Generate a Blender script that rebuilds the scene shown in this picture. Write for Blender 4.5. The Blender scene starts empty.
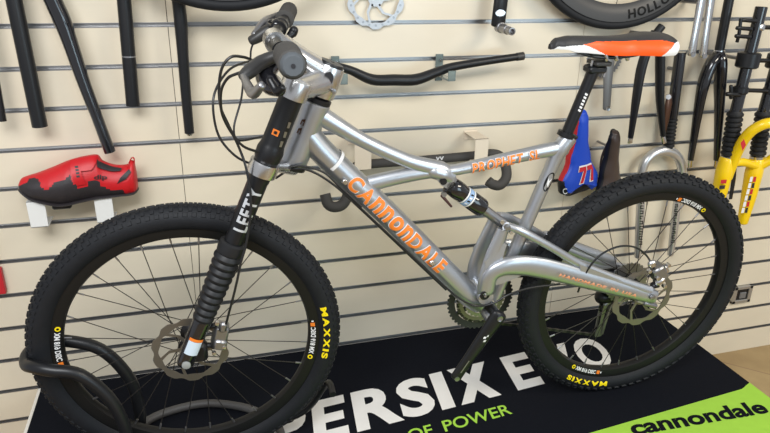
import bpy, math, random
from mathutils import Vector as V, Matrix
random.seed(7)
PI = math.pi
sc = bpy.context.scene
COL = sc.collection

# ------------------------------------------------------------------ camera
IW, IH, FPX = 770.0, 433.0, 653.2845
YAW, PITCH, ROLL = .288722, .374916, .0167549
CAM = V((0, -1.781666, 1.160406))
def cam_axes():
    cy, sy, cp, sp = math.cos(YAW), math.sin(YAW), math.cos(PITCH), math.sin(PITCH)
    f = V((sy*cp, cy*cp, -sp)); r = V((cy, -sy, 0)); u = r.cross(f)
    c, s = math.cos(ROLL), math.sin(ROLL)
    return r*c+u*s, u*c-r*s, f
CR, CU, CF = cam_axes()
cam = bpy.data.cameras.new('camera'); camo = bpy.data.objects.new('camera', cam); COL.objects.link(camo)
cam.sensor_fit = 'HORIZONTAL'; cam.sensor_width = 36; cam.lens = 36*FPX/IW; cam.clip_start = .02
m = Matrix((CR, CU, -CF)).transposed().to_4x4(); m.translation = CAM
camo.matrix_world = m
sc.camera = camo

# ------------------------------------------------------------------ world, lights, exposure
sc.view_settings.view_transform = 'Standard'; sc.view_settings.look = 'None'
sc.view_settings.gamma = 1; sc.view_settings.use_curve_mapping = False
sc.view_settings.exposure = 0.28
wd = bpy.data.worlds.new('world'); sc.world = wd; wd.use_nodes = True
bg = wd.node_tree.nodes['Background']; bg.inputs[0].default_value = (.93, .95, 1, 1); bg.inputs[1].default_value = .42
def area(name, loc, target, sx, sy, power, color):
    l = bpy.data.lights.new(name, 'AREA'); l.shape = 'RECTANGLE'; l.size = sx; l.size_y = sy; l.energy = power; l.color = color
    o = bpy.data.objects.new(name, l); COL.objects.link(o); o.location = loc
    o.rotation_euler = (V(target)-V(loc)).to_track_quat('-Z', 'Y').to_euler()
    return o
area('window_light', (2.0, -3.4, 1.05), (.7, 0, .75), 1.5, 1.2, 20, (.66, .87, 1))
area('ceiling_light', (2.3, -2.1, 2.2), (1.8, -.2, .0), 1.4, .4, 30, (1, .91, .76))
area('ceiling_light_near', (-.50, -1.9, 2.0), (-.6, 0, .5), 1.3, .6, 36, (.96, .98, 1))

# ------------------------------------------------------------------ pixel to place
def ray(px, py): return CF + CR*((px-IW/2)/FPX) + CU*((IH/2-py)/FPX)
def on_wall(px, py, y=0.):
    d = ray(px, py); return CAM + d*((y-CAM.y)/d.y)
def on_floor(px, py, z=0.):
    d = ray(px, py); return CAM + d*((z-CAM.z)/d.z)
def depth(p): return (V(p)-CAM).dot(CF)
def wr(px, py, w, y=-.06): return .5*w*depth(on_wall(px, py, y))/FPX      # half of a pixel width at the wall
# bike frame: u backwards along the bike, n out of its left side (to the viewer), b up
RHUB, FHUB, LEAN = V((1.1035, -.4484, .337)), V((-.0543, -.4251, .337)), .0697
byaw = math.atan2(RHUB.y-FHUB.y, RHUB.x-FHUB.x)
BA = V((math.cos(byaw), math.sin(byaw), 0)); n0 = V((math.sin(byaw), -math.cos(byaw), 0)); b0 = V((0, 0, 1))
BN = n0*math.cos(LEAN)-b0*math.sin(LEAN); BB_ = b0*math.cos(LEAN)+n0*math.sin(LEAN)
BO = FHUB - BB_*.337
BMAT = Matrix((BA, -BN, BB_)).transposed().to_4x4(); BMAT.translation = BO
def B(px, py, n=0.):
    d = ray(px, py); t = (n-(CAM-BO).dot(BN))/d.dot(BN); p = CAM+d*t-BO
    return V((p.dot(BA), -n, p.dot(BB_)))
def br(px, py, w, n=0.): return .5*w*depth(BMAT @ B(px, py, n))/FPX

# ------------------------------------------------------------------ materials
MATS = {}
def mat(name, col, rough=.5, metal=0., spec=.5, var=0., vscale=30., bump=0., bscale=300., coat=0., trans=0., stretch=(1, 1, 1)):
    if name in MATS: return MATS[name]
    mt = bpy.data.materials.new(name); mt.use_nodes = True; nt = mt.node_tree; p = nt.nodes['Principled BSDF']
    p.inputs['Base Color'].default_value = (*col, 1); p.inputs['Roughness'].default_value = rough; p.inputs['Metallic'].default_value = metal
    p.inputs['Specular IOR Level'].default_value = spec; p.inputs['Coat Weight'].default_value = coat; p.inputs['Transmission Weight'].default_value = trans
    if var or bump:
        tc = nt.nodes.new('ShaderNodeTexCoord'); mp = nt.nodes.new('ShaderNodeMapping'); nt.links.new(tc.outputs['Object'], mp.inputs[0])
        mp.inputs['Scale'].default_value = stretch
    if var:
        nz = nt.nodes.new('ShaderNodeTexNoise'); nz.inputs['Scale'].default_value = vscale; nz.inputs['Detail'].default_value = 4
        nt.links.new(mp.outputs[0], nz.inputs['Vector'])
        mx = nt.nodes.new('ShaderNodeMix'); mx.data_type = 'RGBA'
        mx.inputs[6].default_value = (*[c*(1-var) for c in col], 1); mx.inputs[7].default_value = (*[min(1, c*(1+var)) for c in col], 1)
        nt.links.new(nz.outputs['Fac'], mx.inputs[0]); nt.links.new(mx.outputs[2], p.inputs['Base Color'])
    if bump:
        n2 = nt.nodes.new('ShaderNodeTexNoise'); n2.inputs['Scale'].default_value = bscale
        nt.links.new(mp.outputs[0], n2.inputs['Vector'])
        bp = nt.nodes.new('ShaderNodeBump'); bp.inputs['Strength'].default_value = bump; bp.inputs['Distance'].default_value = .002
        nt.links.new(n2.outputs['Fac'], bp.inputs['Height']); nt.links.new(bp.outputs[0], p.inputs['Normal'])
    MATS[name] = mt; return mt
def srgb(r, g, b): return tuple(((c/255+.055)/1.055)**2.4 if c > 10 else c/255/12.92 for c in (r, g, b))
WOOD = mat('maple_laminate', (.74, .66, .515), .25, spec=.5, var=.12, vscale=3.0, stretch=(1.0, 1, 2.5))
ALU = mat('slat_insert_aluminium', (.42, .42, .42), .36, metal=.85)
GROOVE = mat('slat_groove_shadow_board', (.14, .12, .11), .7)
SILVER = mat('brushed_silver_frame', (.50, .52, .55), .36, metal=.86, var=.06, vscale=14)
POLISH = mat('polished_alloy', (.66, .66, .66), .26, metal=1.)
GREYMET = mat('grey_metal', (.33, .33, .34), .35, metal=.9)
GREYARM = mat('grey_painted_metal', (.20, .20, .20), .45, metal=.3)
STEEL = mat('steel_rotor', (.25, .235, .205), .42, metal=.85)
BRONZE = mat('dull_steel_cage', (.24, .24, .21), .4, metal=.8)
BLACKM = mat('satin_black_metal', (.0085, .0090, .0105), .36, spec=.42)
BLACKG = mat('gloss_black', (.008, .008, .010), .14, spec=.6, coat=.5)
RUBBER = mat('tyre_rubber', (.0095, .0105, .013), .62, spec=.3, var=.25, vscale=60, bump=.25, bscale=500)
RIMB = mat('black_rim', (.006, .006, .006), .45, spec=.35)
BOOT = mat('bellows_rubber', (.011, .0115, .013), .5, spec=.4)
GRIP = mat('grip_rubber', (.050, .047, .043), .7, bump=.4, bscale=900)
GRIPEND = mat('grip_end_rubber', (.075, .085, .095), .65)
ANOD = mat('worn_brown_black', (.030, .029, .028), .42)
CABLE = mat('cable_housing', (.012, .012, .013), .42)
SPOKE = mat('spoke_wire', (.045, .040, .036), .35, metal=.6)
WHITE = mat('white_paint', (.80, .80, .80), .45)
WHITEP = mat('white_plastic', (.80, .80, .77), .42)
ORANGE = mat('orange_lettering', srgb(238, 128, 40), .45)
ORANGES = mat('orange_saddle_vinyl', srgb(255, 92, 22), .42, bump=.12, bscale=700)
SADB = mat('black_saddle_vinyl', (.030, .029, .030), .52, bump=.15, bscale=800)
YELLOWL = mat('yellow_lettering', srgb(250, 222, 10), .5)
YELLOW = mat('yellow_paint', srgb(250, 208, 8), .3, coat=.4)
MATB = mat('black_mat_fabric', (.0066, .0076, .0112), .95, spec=.08, var=.25, vscale=140)
MATG = mat('lime_mat_print', srgb(158, 205, 72), .9, spec=.2, var=.07, vscale=40)
MATW = mat('white_mat_print', srgb(226, 224, 220), .9, spec=.2, var=.05, vscale=40)
RED = mat('red_synthetic_leather', srgb(196, 18, 28), .45, var=.12, vscale=60, bump=.15, bscale=400)
REDF = mat('red_film', srgb(192, 30, 42), .5)
SHOEB = mat('black_synthetic_leather', (.022, .018, .020), .5, var=.3, vscale=90, bump=.3, bscale=500)
BLUE = mat('blue_saddle_vinyl', srgb(22, 70, 190), .4)
BROWN = mat('dark_brown_leather', (.055, .036, .030), .38)
COPPER = mat('copper_brown_metal', srgb(96, 68, 54), .3, metal=.6)
CREAM = mat('cream_card', srgb(226, 212, 190), .6)
STICKER = mat('pale_sticker', srgb(205, 220, 232), .5)
LBLUE = mat('blue_label', srgb(150, 180, 215), .5)
CLEAR = mat('clear_plastic', (.34, .42, .41), .12, trans=.6)
DARKHOLE = mat('dark_hole', (.012, .012, .016), .6)

# ------------------------------------------------------------------ mesh building
def cat_spline(pts, k=6):
    pts = [V(p) for p in pts]
    if len(pts) < 3 or k < 2: return pts
    P = [pts[0]*2-pts[1]]+pts+[pts[-1]*2-pts[-2]]; out = []
    for i in range(1, len(P)-2):
        for j in range(k):
            t = j/k; a, b, c, d = P[i-1], P[i], P[i+1], P[i+2]
            out.append(.5*((2*b)+(c-a)*t+(2*a-5*b+4*c-d)*t*t+(3*b-a-3*c+d)*t**3))
    out.append(pts[-1]); return out
def lerp_list(vals, n):
    out = []
    for i in range(n):
        x = i*(len(vals)-1)/(n-1); j = min(int(x), len(vals)-2); t = x-j
        a, b = vals[j], vals[j+1]
        if isinstance(a, tuple) or isinstance(b, tuple):
            a = a if isinstance(a, tuple) else (a, a); b = b if isinstance(b, tuple) else (b, b)
            out.append(tuple(p+(q-p)*t for p, q in zip(a, b)))
        else: out.append(a+(b-a)*t)
    return out
class MB:
    def __init__(s): s.v = []; s.f = []; s.fm = []; s.mats = []
    def mi(s, m):
        if m not in s.mats: s.mats.append(m)
        return s.mats.index(m)
    def add(s, vs, fs, m):
        o = len(s.v); s.v += [V(p) for p in vs]; k = s.mi(m)
        for f in fs: s.f.append([i+o for i in f]); s.fm.append(k)
        return s
    def tube(s, pts, r, m, seg=14, ref=None, k=1, caps=True, round_ends=0):
        n_in = len(pts)
        P = cat_spline(pts, k) if k > 1 else [V(p) for p in pts]
        R = lerp_list(list(r), len(P)) if isinstance(r, (list, tuple)) and not (isinstance(r, tuple) and len(r) == 2) else [r]*len(P)
        T = []
        for i in range(len(P)):
            a = P[max(0, i-1)]; b = P[min(len(P)-1, i+1)]; T.append((b-a).normalized())
        if round_ends:
            for end in (0, -1):
                d = T[end]*(-1 if end == 0 else 1); rr = R[end] if not isinstance(R[end], tuple) else min(R[end])
                base = P[end]; new = []
                for q in range(1, 5):
                    a = q*PI/2/4.2; new.append((base+d*rr*math.sin(a)*round_ends, (R[end]*math.cos(a)) if not isinstance(R[end], tuple) else tuple(x*math.cos(a) for x in R[end]), T[end]))
                if end == 0:
                    for q in new: P.insert(0, q[0]); R.insert(0, q[1]); T.insert(0, q[2])
                else:
                    for q in new: P.append(q[0]); R.append(q[1]); T.append(q[2])
        nrm = V(ref) if ref is not None else (V((0, 0, 1)) if abs(T[0].z) < .9 else V((0, 1, 0)))
        vs = []; fs = []
        for i, p in enumerate(P):
            if ref is not None: nn = V(ref)
            else: nn = nrm
            nn = (nn-T[i]*nn.dot(T[i])).normalized(); nrm = nn; bb = T[i].cross(nn)
            ra, rb = R[i] if isinstance(R[i], tuple) else (R[i], R[i])
            for j in range(seg):
                a = 2*PI*j/seg; vs.append(p+nn*(ra*math.cos(a))+bb*(rb*math.sin(a)))
        for i in range(len(P)-1):
            for j in range(seg):
                a = i*seg+j; b = i*seg+(j+1) % seg; fs.append([a, b, b+seg, a+seg])
        if caps:
            fs.append(list(range(seg))[::-1]); o = (len(P)-1)*seg; fs.append([o+j for j in range(seg)])
        return s.add(vs, fs, m)
    def box(s, c, size, m, rot=None, bev=0.):
        x, y, z = [q/2 for q in size]; c = V(c)
        if bev:
            b = min(bev, x*.9, y*.9, z*.9); vs = []; 
            import itertools
            idx = {}
            for sx, sy, sz in itertools.product((-1, 1), repeat=3):
                for ax in range(3):
                    q = [sx*(x-b), sy*(y-b), sz*(z-b)]; q[ax] = (sx*x, sy*y, sz*z)[ax]; idx[(sx, sy, sz, ax)] = len(vs); vs.append(V(q))
            fs = []
            for ax in range(3):
                o1, o2 = [(1, 2), (2, 0), (0, 1)][ax]
                for sg in (-1, 1):
                    quad = []
                    for p, q in ((-1, -1), (1, -1), (1, 1), (-1, 1)):
                        t = [0, 0, 0]; t[ax] = sg; t[o1] = p; t[o2] = q; quad.append(idx[(*t, ax)])
                    fs.append(quad if sg > 0 else quad[::-1])
            for ax in range(3):                     # edges along ax
                o1, o2 = [(1, 2), (2, 0), (0, 1)][ax]
                for p, q in ((-1, -1), (1, -1), (1, 1), (-1, 1)):
                    def g(sg, w):
                        t = [0, 0, 0]; t[ax] = sg; t[o1] = p; t[o2] = q; return idx[(*t, w)]
                    quad = [g(-1, o1), g(1, o1), g(1, o2), g(-1, o2)]
                    fs.append(quad if p*q > 0 else quad[::-1])
            for sx, sy, sz in itertools.product((-1, 1), repeat=3):
                t = [idx[(sx, sy, sz, a)] for a in range(3)]; fs.append(t if sx*sy*sz > 0 else t[::-1])
        else:
            vs = [V((i*x, j*y, k*z)) for i in (-1, 1) for j in (-1, 1) for k in (-1, 1)]
            fs = [[0, 1, 3, 2], [4, 6, 7, 5], [0, 4, 5, 1], [2, 3, 7, 6], [0, 2, 6, 4], [1, 5, 7, 3]]
        if rot is not None: vs = [rot @ v for v in vs]
        return s.add([v+c for v in vs], fs, m)
    def lathe(s, prof, m, c=(0, 0, 0), ax=(0, 1, 0), seg=32, closed=False, caps=True):
        # prof: list of (radius, offset along ax)
        ax = V(ax).normalized(); c = V(c); e1 = ax.orthogonal().normalized(); e2 = ax.cross(e1); vs = []; fs = []
        for r, o in prof:
            for j in range(seg):
                a = 2*PI*j/seg; vs.append(c+ax*o+e1*(r*math.cos(a))+e2*(r*math.sin(a)))
        n = len(prof)
        for i in range(n if closed else n-1):
            for j in range(seg):
                a, b = i*seg+j, i*seg+(j+1) % seg; i2 = (i+1) % n; fs.append([a, b, i2*seg+(j+1) % seg, i2*seg+j])
        if not closed and caps:
            if prof[0][0] > 1e-6: fs.append(list(range(seg))[::-1])
            if prof[-1][0] > 1e-6: fs.append([(n-1)*seg+j for j in range(seg)])
        return s.add(vs, fs, m)
    def prism(s, outline, thick, m, ax=(0, 1, 0)):
        # outline: 3D points of a plane polygon, pushed +-thick/2 along ax
        d = V(ax).normalized()*thick/2; n = len(outline); P = [V(p) for p in outline]
        vs = [p-d for p in P]+[p+d for p in P]
        fs = [list(range(n)), [n+i for i in range(n)][::-1]]+[[i, i+n, (i+1) % n+n, (i+1) % n] for i in range(n)]
        return s.add(vs, fs, m)
    def build(s, name, parent=None, base=None, smooth=40, kind=None):
        me = bpy.data.meshes.new(name)
        base = V(base) if base is not None else (parent.get('_b') and V(parent['_b'])) if parent else V((0, 0, 0))
        base = base or V((0, 0, 0))
        me.from_pydata([tuple(p-base) for p in s.v], [], s.f)
        for m_ in s.mats: me.materials.append(m_)
        me.polygons.foreach_set('material_index', s.fm)
        import bmesh
        bm = bmesh.new(); bm.from_mesh(me); bmesh.ops.recalc_face_normals(bm, faces=bm.faces); bm.to_mesh(me); bm.free()
        if smooth:
            me.polygons.foreach_set('use_smooth', [True]*len(me.polygons)); me.set_sharp_from_angle(angle=math.radians(smooth))
        o = bpy.data.objects.new(name, me); COL.objects.link(o)
        if parent: o.parent = parent
        else: o.location = base
        if kind: o['kind'] = kind
        return o
def thing(name, label, cat, loc=(0, 0, 0), group=None):
    o = bpy.data.objects.new(name, None); COL.objects.link(o); o.location = V(loc); o['label'] = label; o['category'] = cat; o['_b'] = tuple(loc)
    o.empty_display_size = .05
    if group: o['group'] = group
    return o
def tag(o, label, cat, group=None):
    o['label'] = label; o['category'] = cat
    if group: o['group'] = group
    return o
_glyphs = {}
def glyph(txt, bold=.0, shear=0.):
    key = (txt, bold, shear)
    if key not in _glyphs:
        cu = bpy.data.curves.new('lettering', 'FONT'); cu.body = txt; cu.offset = bold; cu.shear = shear; cu.resolution_u = 4; cu.fill_mode = 'FRONT'
        o = bpy.data.objects.new('lettering', cu); COL.objects.link(o); bpy.context.view_layer.update()
        dg = bpy.context.evaluated_depsgraph_get(); me = bpy.data.meshes.new_from_object(o.evaluated_get(dg))
        x0, x1 = min(v.co.x for v in me.vertices), max(v.co.x for v in me.vertices); y0, y1 = min(v.co.y for v in me.vertices), max(v.co.y for v in me.vertices)
        import bmesh
        bm = bmesh.new(); bm.from_mesh(me)               # sliced so that letters can bend round a tube or rim
        for i in range(1, 9): bmesh.ops.bisect_plane(bm, geom=bm.verts[:]+bm.edges[:]+bm.faces[:], plane_co=(0, y0+(y1-y0)*i/9, 0), plane_no=(0, 1, 0))
        for i in range(1, 2*len(txt)): bmesh.ops.bisect_plane(bm, geom=bm.verts[:]+bm.edges[:]+bm.faces[:], plane_co=(x0+(x1-x0)*i/(2*len(txt)), 0, 0), plane_no=(1, 0, 0))
        bm.verts.index_update(); bm.to_mesh(me); bm.free()
        vs = [(v.co.x, v.co.y) for v in me.vertices]; fs = [list(p.vertices) for p in me.polygons]
        bpy.data.objects.remove(o); bpy.data.curves.remove(cu); bpy.data.meshes.remove(me)
        x0, x1 = min(p[0] for p in vs), max(p[0] for p in vs); y0, y1 = min(p[1] for p in vs), max(p[1] for p in vs)
        _glyphs[key] = ([((x-x0)/(x1-x0), (y-y0)/(y1-y0)) for x, y in vs], fs, (x1-x0), (y1-y0))
    return _glyphs[key]
def letters(mb, txt, m, fn, bold=.02, unicase=False, gap=.12, shear=0., grow=0.):
    """put txt on a surface: fn(s, h), s in 0..1 along the text, h in 0..1 over its height"""
    if not unicase:
        vs, fs, w, h = glyph(txt, bold, shear); mb.add([fn(x, y) for x, y in vs], fs, m); return
    ws = [(glyph(c, bold)[2]*max(1, .7/glyph(c, bold)[3]) if c != ' ' else .35) for c in txt]
    ws = [min(max(w, .18 if c in 'IiLl1' else .42), .75) for w, c in zip(ws, txt)]
    tot = sum(ws)+gap*(len(txt)-1); x = 0
    for c, w in zip(txt, ws):
        if c != ' ':
            vs, fs, _, _ = glyph(c, bold); x0 = x/tot; dx = w/tot
            mb.add([fn(x0-grow*dx+dx*(1+2*grow)*a+shear*(b-.5)/tot, b*(1+2*grow)-grow) for a, b in vs], fs, m)
        x += w+gap

# ------------------------------------------------------------------ the setting
XL, XR, ZT, ZB = -1.6, 4.2, 1.9, -.3
SEAMS = [XL, -1.235, -.0467, 1.1427, 2.331, 3.52, XR]
wb = MB()
zs = [ZB]+[-.2+.1*i for i in range(21)]+[ZT]
for i in range(len(zs)-1):
    z0 = zs[i]+(.0055 if i else 0); z1 = zs[i+1]-(.0055 if i < len(zs)-2 else 0)
    if z1-z0 < .01: continue
    for a, b in zip(SEAMS, SEAMS[1:]): wb.box(((a+b)/2, .009, (z0+z1)/2), (b-a-.0016, .018, z1-z0), WOOD)
wb.box(((XL+XR)/2, .03, (ZT+ZB)/2), (XR-XL, .016, ZT-ZB), GROOVE)
wb.build('wall_back', smooth=0, kind='structure')
for i, z in enumerate(zs[1:-1]):
    t = MB()                                            # C-shaped metal insert in each groove
    for dz in (-.0052, .0052): t.box(((XL+XR)/2, .0075, z+dz), (XR-XL, .0165, .0014), ALU)
    t.box(((XL+XR)/2, .0150, z), (XR-XL, .0012, .0095), ALU)
    t.build('trim_%d' % (i+1), smooth=0, kind='structure')
# tiled shop floor, 45 degree tiles
fm = bpy.data.materials.new('warm_floor_tile'); fm.use_nodes = True; nt = fm.node_tree; pb = nt.nodes['Principled BSDF']
tc = nt.nodes.new('ShaderNodeTexCoord'); mp = nt.nodes.new('ShaderNodeMapping'); mp.inputs['Rotation'].default_value = (0, 0, PI/4); mp.inputs['Location'].default_value = (.05, .005, 0)
bk = nt.nodes.new('ShaderNodeTexBrick'); bk.offset = 0; bk.inputs['Scale'].default_value = 1; bk.inputs['Brick Width'].default_value = .33; bk.inputs['Row Height'].default_value = .33; bk.inputs['Mortar Size'].default_value = .003
bk.inputs['Color1'].default_value = (*srgb(178, 154, 112), 1); bk.inputs['Color2'].default_value = (*srgb(166, 138, 94), 1); bk.inputs['Mortar'].default_value = (*srgb(150, 122, 92), 1)
nz = nt.nodes.new('ShaderNodeTexNoise'); nz.inputs['Scale'].default_value = 9; nz.inputs['Detail'].default_value = 6
mx = nt.nodes.new('ShaderNodeMix'); mx.data_type = 'RGBA'; mx.blend_type = 'MULTIPLY'; mx.inputs[0].default_value = .5
rp = nt.nodes.new('ShaderNodeValToRGB'); rp.color_ramp.elements[0].position = .3; rp.color_ramp.elements[0].color = (.55, .5, .45, 1); rp.color_ramp.elements[1].position = .7
nt.links.new(tc.outputs['Object'], mp.inputs[0]); nt.links.new(mp.outputs[0], bk.inputs[0]); nt.links.new(tc.outputs['Object'], nz.inputs['Vector'])
nt.links.new(nz.outputs['Fac'], rp.inputs[0]); nt.links.new(bk.outputs['Color'], mx.inputs[6]); nt.links.new(rp.outputs[0], mx.inputs[7]); nt.links.new(mx.outputs[2], pb.inputs['Base Color'])
pb.inputs['Roughness'].default_value = .4
f = MB(); f.box((1.3, -2.4, ZB-.02), (5.8, 4.9, .04), fm); f.build('floor', smooth=0, kind='structure')
# low white display platform under the bike
PLW = mat('platform_white_board', srgb(232, 228, 218), .5)
pf = MB(); pf.box(((-.505+1.512)/2, -.411, (ZB-.003)/2-.0015), (2.017, .82, .297), PLW, bev=.002); pf.build('floor_platform', smooth=0, kind='structure')

# ------------------------------------------------------------------ printed mat on the platform
mt = thing('floor_mat', 'long black printed mat with white lettering and lime strip, lying under the silver bike', 'mat', (.5, -.6, 0))
MX0, MX1, MY0, MY1 = -.494, 1.520, -.80, -.011
q = [(MX0, MY0), (MX1, MY0), (MX1, MY1), (MX0, MY1)]
b = MB(); b.box(((MX0+MX1)/2, (MY0+MY1)/2, -.0014), (MX1-MX0, MY1-MY0, .0028), MATB); b.build('mat_base', mt, smooth=0)
g1 = on_floor(593.5, 432); g2 = on_floor(742, 389)
sl = (g2.y-g1.y)/(g2.x-g1.x)
gp = [(MX1, MY0), (MX1, g2.y+.02), (g2.x, g2.y)]+[(g2.x-t, g2.y-sl*t) for t in (.3, .6, .9, 1.2)]
yl = gp[-1][1]; gp += [(gp[-1][0]-.1*k, yl-.02*k-.006*k*k) for k in (1, 2, 3, 4, 5)]; gp = [p for p in gp if p[1] > MY0]; gp = [(MX1, MY0)]+gp+[(gp[-1][0]-.02, MY0)]
g = MB(); g.add([(x, y, .0004) for x, y in gp], [list(range(len(gp)))[::-1]], MATG); g.build('lime_strip', mt, smooth=0)
ROT = .107
def matpt(x, y, z=.0009): return V((x, y, z))
def mat_letter(mb, ch, x0, x1, y0, y1, m, bold=.02, z=.0009, it=.06):
    # x0..x1 along the text line, y0..y1 of the line at x = 0; the line climbs by ROT
    vs, fs, _, _ = glyph(ch, bold)
    mb.add([(x0+(x1-x0)*a+it*(b-.5)*(y1-y0)*2, y0+(y1-y0)*b+ROT*(x0+(x1-x0)*a), z) for a, b in vs], fs, m)
def blk(mb, polys, x0, x1, y0, y1, m, z=.0009, it=.06):
    for pl in polys:
        mb.add([(x0+(x1-x0)*a+it*(b-.5)*(y1-y0)*2, y0+(y1-y0)*b+ROT*(x0+(x1-x0)*a), z) for a, b in pl], [list(range(len(pl)))], m)
w = MB(); Y0, Y1 = -.466, -.298
for ch, x0, x1 in (('S', -.11, -.01), ('U', .015, .115), ('P', .125, .212), ('R', .346, .482), ('S', .480, .583), ('V', .965, 1.085), ('O', 1.095, 1.205)):
    mat_letter(w, ch, x0, x1, Y0, Y1, MATW, .038)
EP = [[(0, 0), (.36, 0), (.36, 1), (0, 1)], [(.36, 0), (1, 0), (1, .22), (.36, .22)], [(.36, .40), (.92, .40), (.92, .61), (.36, .61)], [(.36, .79), (1, .79), (1, 1), (.36, 1)]]
for x0, x1 in ((.230, .325), (.84, .932)): blk(w, EP, x0, x1, Y0, Y1, MATW)
blk(w, [[(0, 0), (1, 0), (1, 1), (0, 1)]], .595, .637, Y0, Y1, MATW)
blk(w, [[(0, 0), (.31, 0), (1, 1), (.69, 1)], [(.69, 0), (1, 0), (.655, .5), (.5, .275)], [(0, 1), (.31, 1), (.5, .725), (.345, .5)]], .655, .785, Y0, Y1, MATW)
w.build('white_lettering', mt, smooth=0)
y0, y1 = -.549, -.505
for wd_, xa, xb in (('BALANCE', .08, .37), ('OF', .46, .53), ('POWER', .563, .77)): g = MB(); mat_letter(g, wd_, xa, xb, y0, y1, MATG, .012, it=.05); g.build('lime_tagline_lettering', mt, smooth=0)
g = MB()
def logo_line(a, b):
    p0 = on_floor(634, 436); p1 = on_floor(770, 413); up = V((.012, .044, 0))
    return p0.lerp(p1, a)+up*b+V((0, 0, .0011))
vs, fs, _, _ = glyph('cannondale', .035); g.add([logo_line(a, b*1.25) for a, b in vs], fs, MATB); g.build('black_logo_lettering', mt, smooth=0)

# ------------------------------------------------------------------ bicycle
bike = thing('mountain_bike', 'silver full-suspension mountain bike with orange lettering, standing on the black mat', 'bicycle', (0, 0, 0))
bike.matrix_world = BMAT; bike['_b'] = (0, 0, 0)
LOCB = {}
def part(name, mb, smooth=40, parent=None, label=None):
    o = mb.build(name, parent or bike, base=(0, 0, 0), smooth=smooth)
    if label: o['label'] = label
    return o
NN = V((0, -1, 0))       # out of the bike's left side, in bike coordinates
# --- frame
fr = MB()
HT0, HT1 = B(316, 102.5), B(292.5, 162)
hd = (HT0-HT1).normalized()
fr.lathe([(.026, -.003), (.0305, 0), (.031, .02), (.029, .045), (.029, .10), (.0305, (HT0-HT1).length-.02), (.0305, (HT0-HT1).length), (.026, (HT0-HT1).length+.004)], SILVER, HT1, hd, 28)
DT = [B(306, 132), B(328, 157.5), B(387, 213.5), B(440, 266), B(468, 294), B(480, 303)]
fr.tube(DT, [(.028, .026), (.030, .028), .0285, .0285, (.029, .030), (.024, .028)], SILVER, 28, ref=NN, k=5)
fr.tube([B(316, 112.5), B(362, 140), B(406, 160), B(440, 170), B(452, 176)], [(.023, .021), (.0165, .0155), (.0160, .0155), (.019, .021), (.016, .014)], SILVER, 20, ref=NN, k=4)
fr.tube([B(350, 190), B(372, 183), B(410, 174.5), B(444, 170)], [(.016, .022), (.015, .0185), (.015, .017), (.016, .014)], SILVER, 20, ref=NN, k=4)
fr.tube([B(432, 171), B(457, 169.5), B(498, 160.5), B(540, 151.5), B(566, 147)], [(.016, .013), (.0145, .013), (.0145, .0145), (.015, .017), (.016, .019)], SILVER, 20, ref=NN, k=4)
fr.tube([B(569.5, 136), B(560, 149), B(550, 170), B(513, 254), B(494, 298)], [.0200, .0205, .0162, .0162, .0165], SILVER, 22, ref=NN, k=4)
# head junction web and shock tab
fr.tube([B(307, 124), B(315, 124), B(321, 124)], [(.026, .040), (.021, .030), (.014, .016)], SILVER, 20, ref=NN, k=3)
fr.tube([B(424, 167), B(432, 170), B(442, 173), B(449, 178), B(452, 183)], [(.012, .012), (.0225, .0185), (.0235, .0190), (.018, .016), (.012, .013)], SILVER, 22, ref=NN, k=4, round_ends=.7)
for n in (-.014, .014): fr.prism([B(*q_, n) for q_ in ((434, 176), (450, 172), (453.5, 179), (453, 186), (447, 188.5), (441, 185))], .006, SILVER, NN)
# bottom bracket shell and pivot bosses
BBc = B(489, 311); BBc.y = 0
fr.lathe([(.021, -.037), (.0225, -.034), (.0225, .034), (.021, .037)], SILVER, BBc, (0, 1, 0), 28)
PV = B(484.5, 295.5, .034); PVc = V((PV.x, 0, PV.z))
fr.lathe([(.017, -.03), (.018, .03)], SILVER, PVc, (0, 1, 0), 24)
frame = part('frame', fr)
# lettering on the tubes
def on_tube(pa, pb, ra, rn, across=1.0, phi0=0., lift=.0008):
    """text mapper on the left face of a tube running pa -> pb, rn out radius, ra radius in plane"""
    d = (pb-pa); L = d.length; t = d/L; e = t.cross(NN); e = -e if e.z < 0 else e
    def fn(s_, h):
        a = phi0+(h-.5)*across
        return pa+d*s_+e*((ra+lift)*math.sin(a))+NN*((rn+lift)*math.cos(a))
    return fn
lt = MB(); fn = on_tube(B(341, 170), B(444, 270.2), .0285, .0292, 1.25, -.22)
letters(lt, 'CAnnonDALE', WHITE, on_tube(B(347.5, 176), B(438.5, 264), .0285, .0292, 1.25, .10, .0010), .05, True, .12, .06, .035)
letters(lt, 'CAnnonDALE', ORANGE, on_tube(B(347.5, 176), B(438.5, 264), .0285, .0292, 1.25, .10, .0016), .035, True, .12, .06)
o = part('down_tube_lettering', lt, 0, frame); o['label'] = 'orange lettering'
lt = MB(); ca, cb = (B(470, 166.8), .0), (B(537, 152.3), 0)
letters(lt, 'PROPHET SL', WHITE, on_tube(ca[0], cb[0], .0158, .0172, 1.5, .05, .0006), .05, True, .1, .1, .05)
letters(lt, 'PROPHET SL', ORANGE, on_tube(ca[0], cb[0], .0158, .0172, 1.5, .05, .0011), .03, True, .1, .1)
o = part('top_tube_lettering', lt, 0, frame); o['label'] = 'orange lettering'
lt = MB()       # white bands on down tube and top tube, badge on the seat tube
c0, c1 = B(332, 160), B(336, 163.6); t = (c1-c0).normalized()
lt.tube([c0, c0+t*.008], [(.0309, .0291), (.0308, .0291)], WHITE, 28, ref=NN, caps=False)
fnb = on_tube(B(362, 138.5), B(424, 164.5), .0138, .0138, .9, .05, .0007)
lt.add([fnb(a, b_) for a, b_ in ((0, 0), (.12, .9), (.5, .9), (1, .9), (.96, .1), (.5, 0))], [[0, 1, 2, 3, 4, 5]], mat('pale_grey_band', (.62, .64, .68), .4))
part('painted_band', lt, 40, frame)
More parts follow.
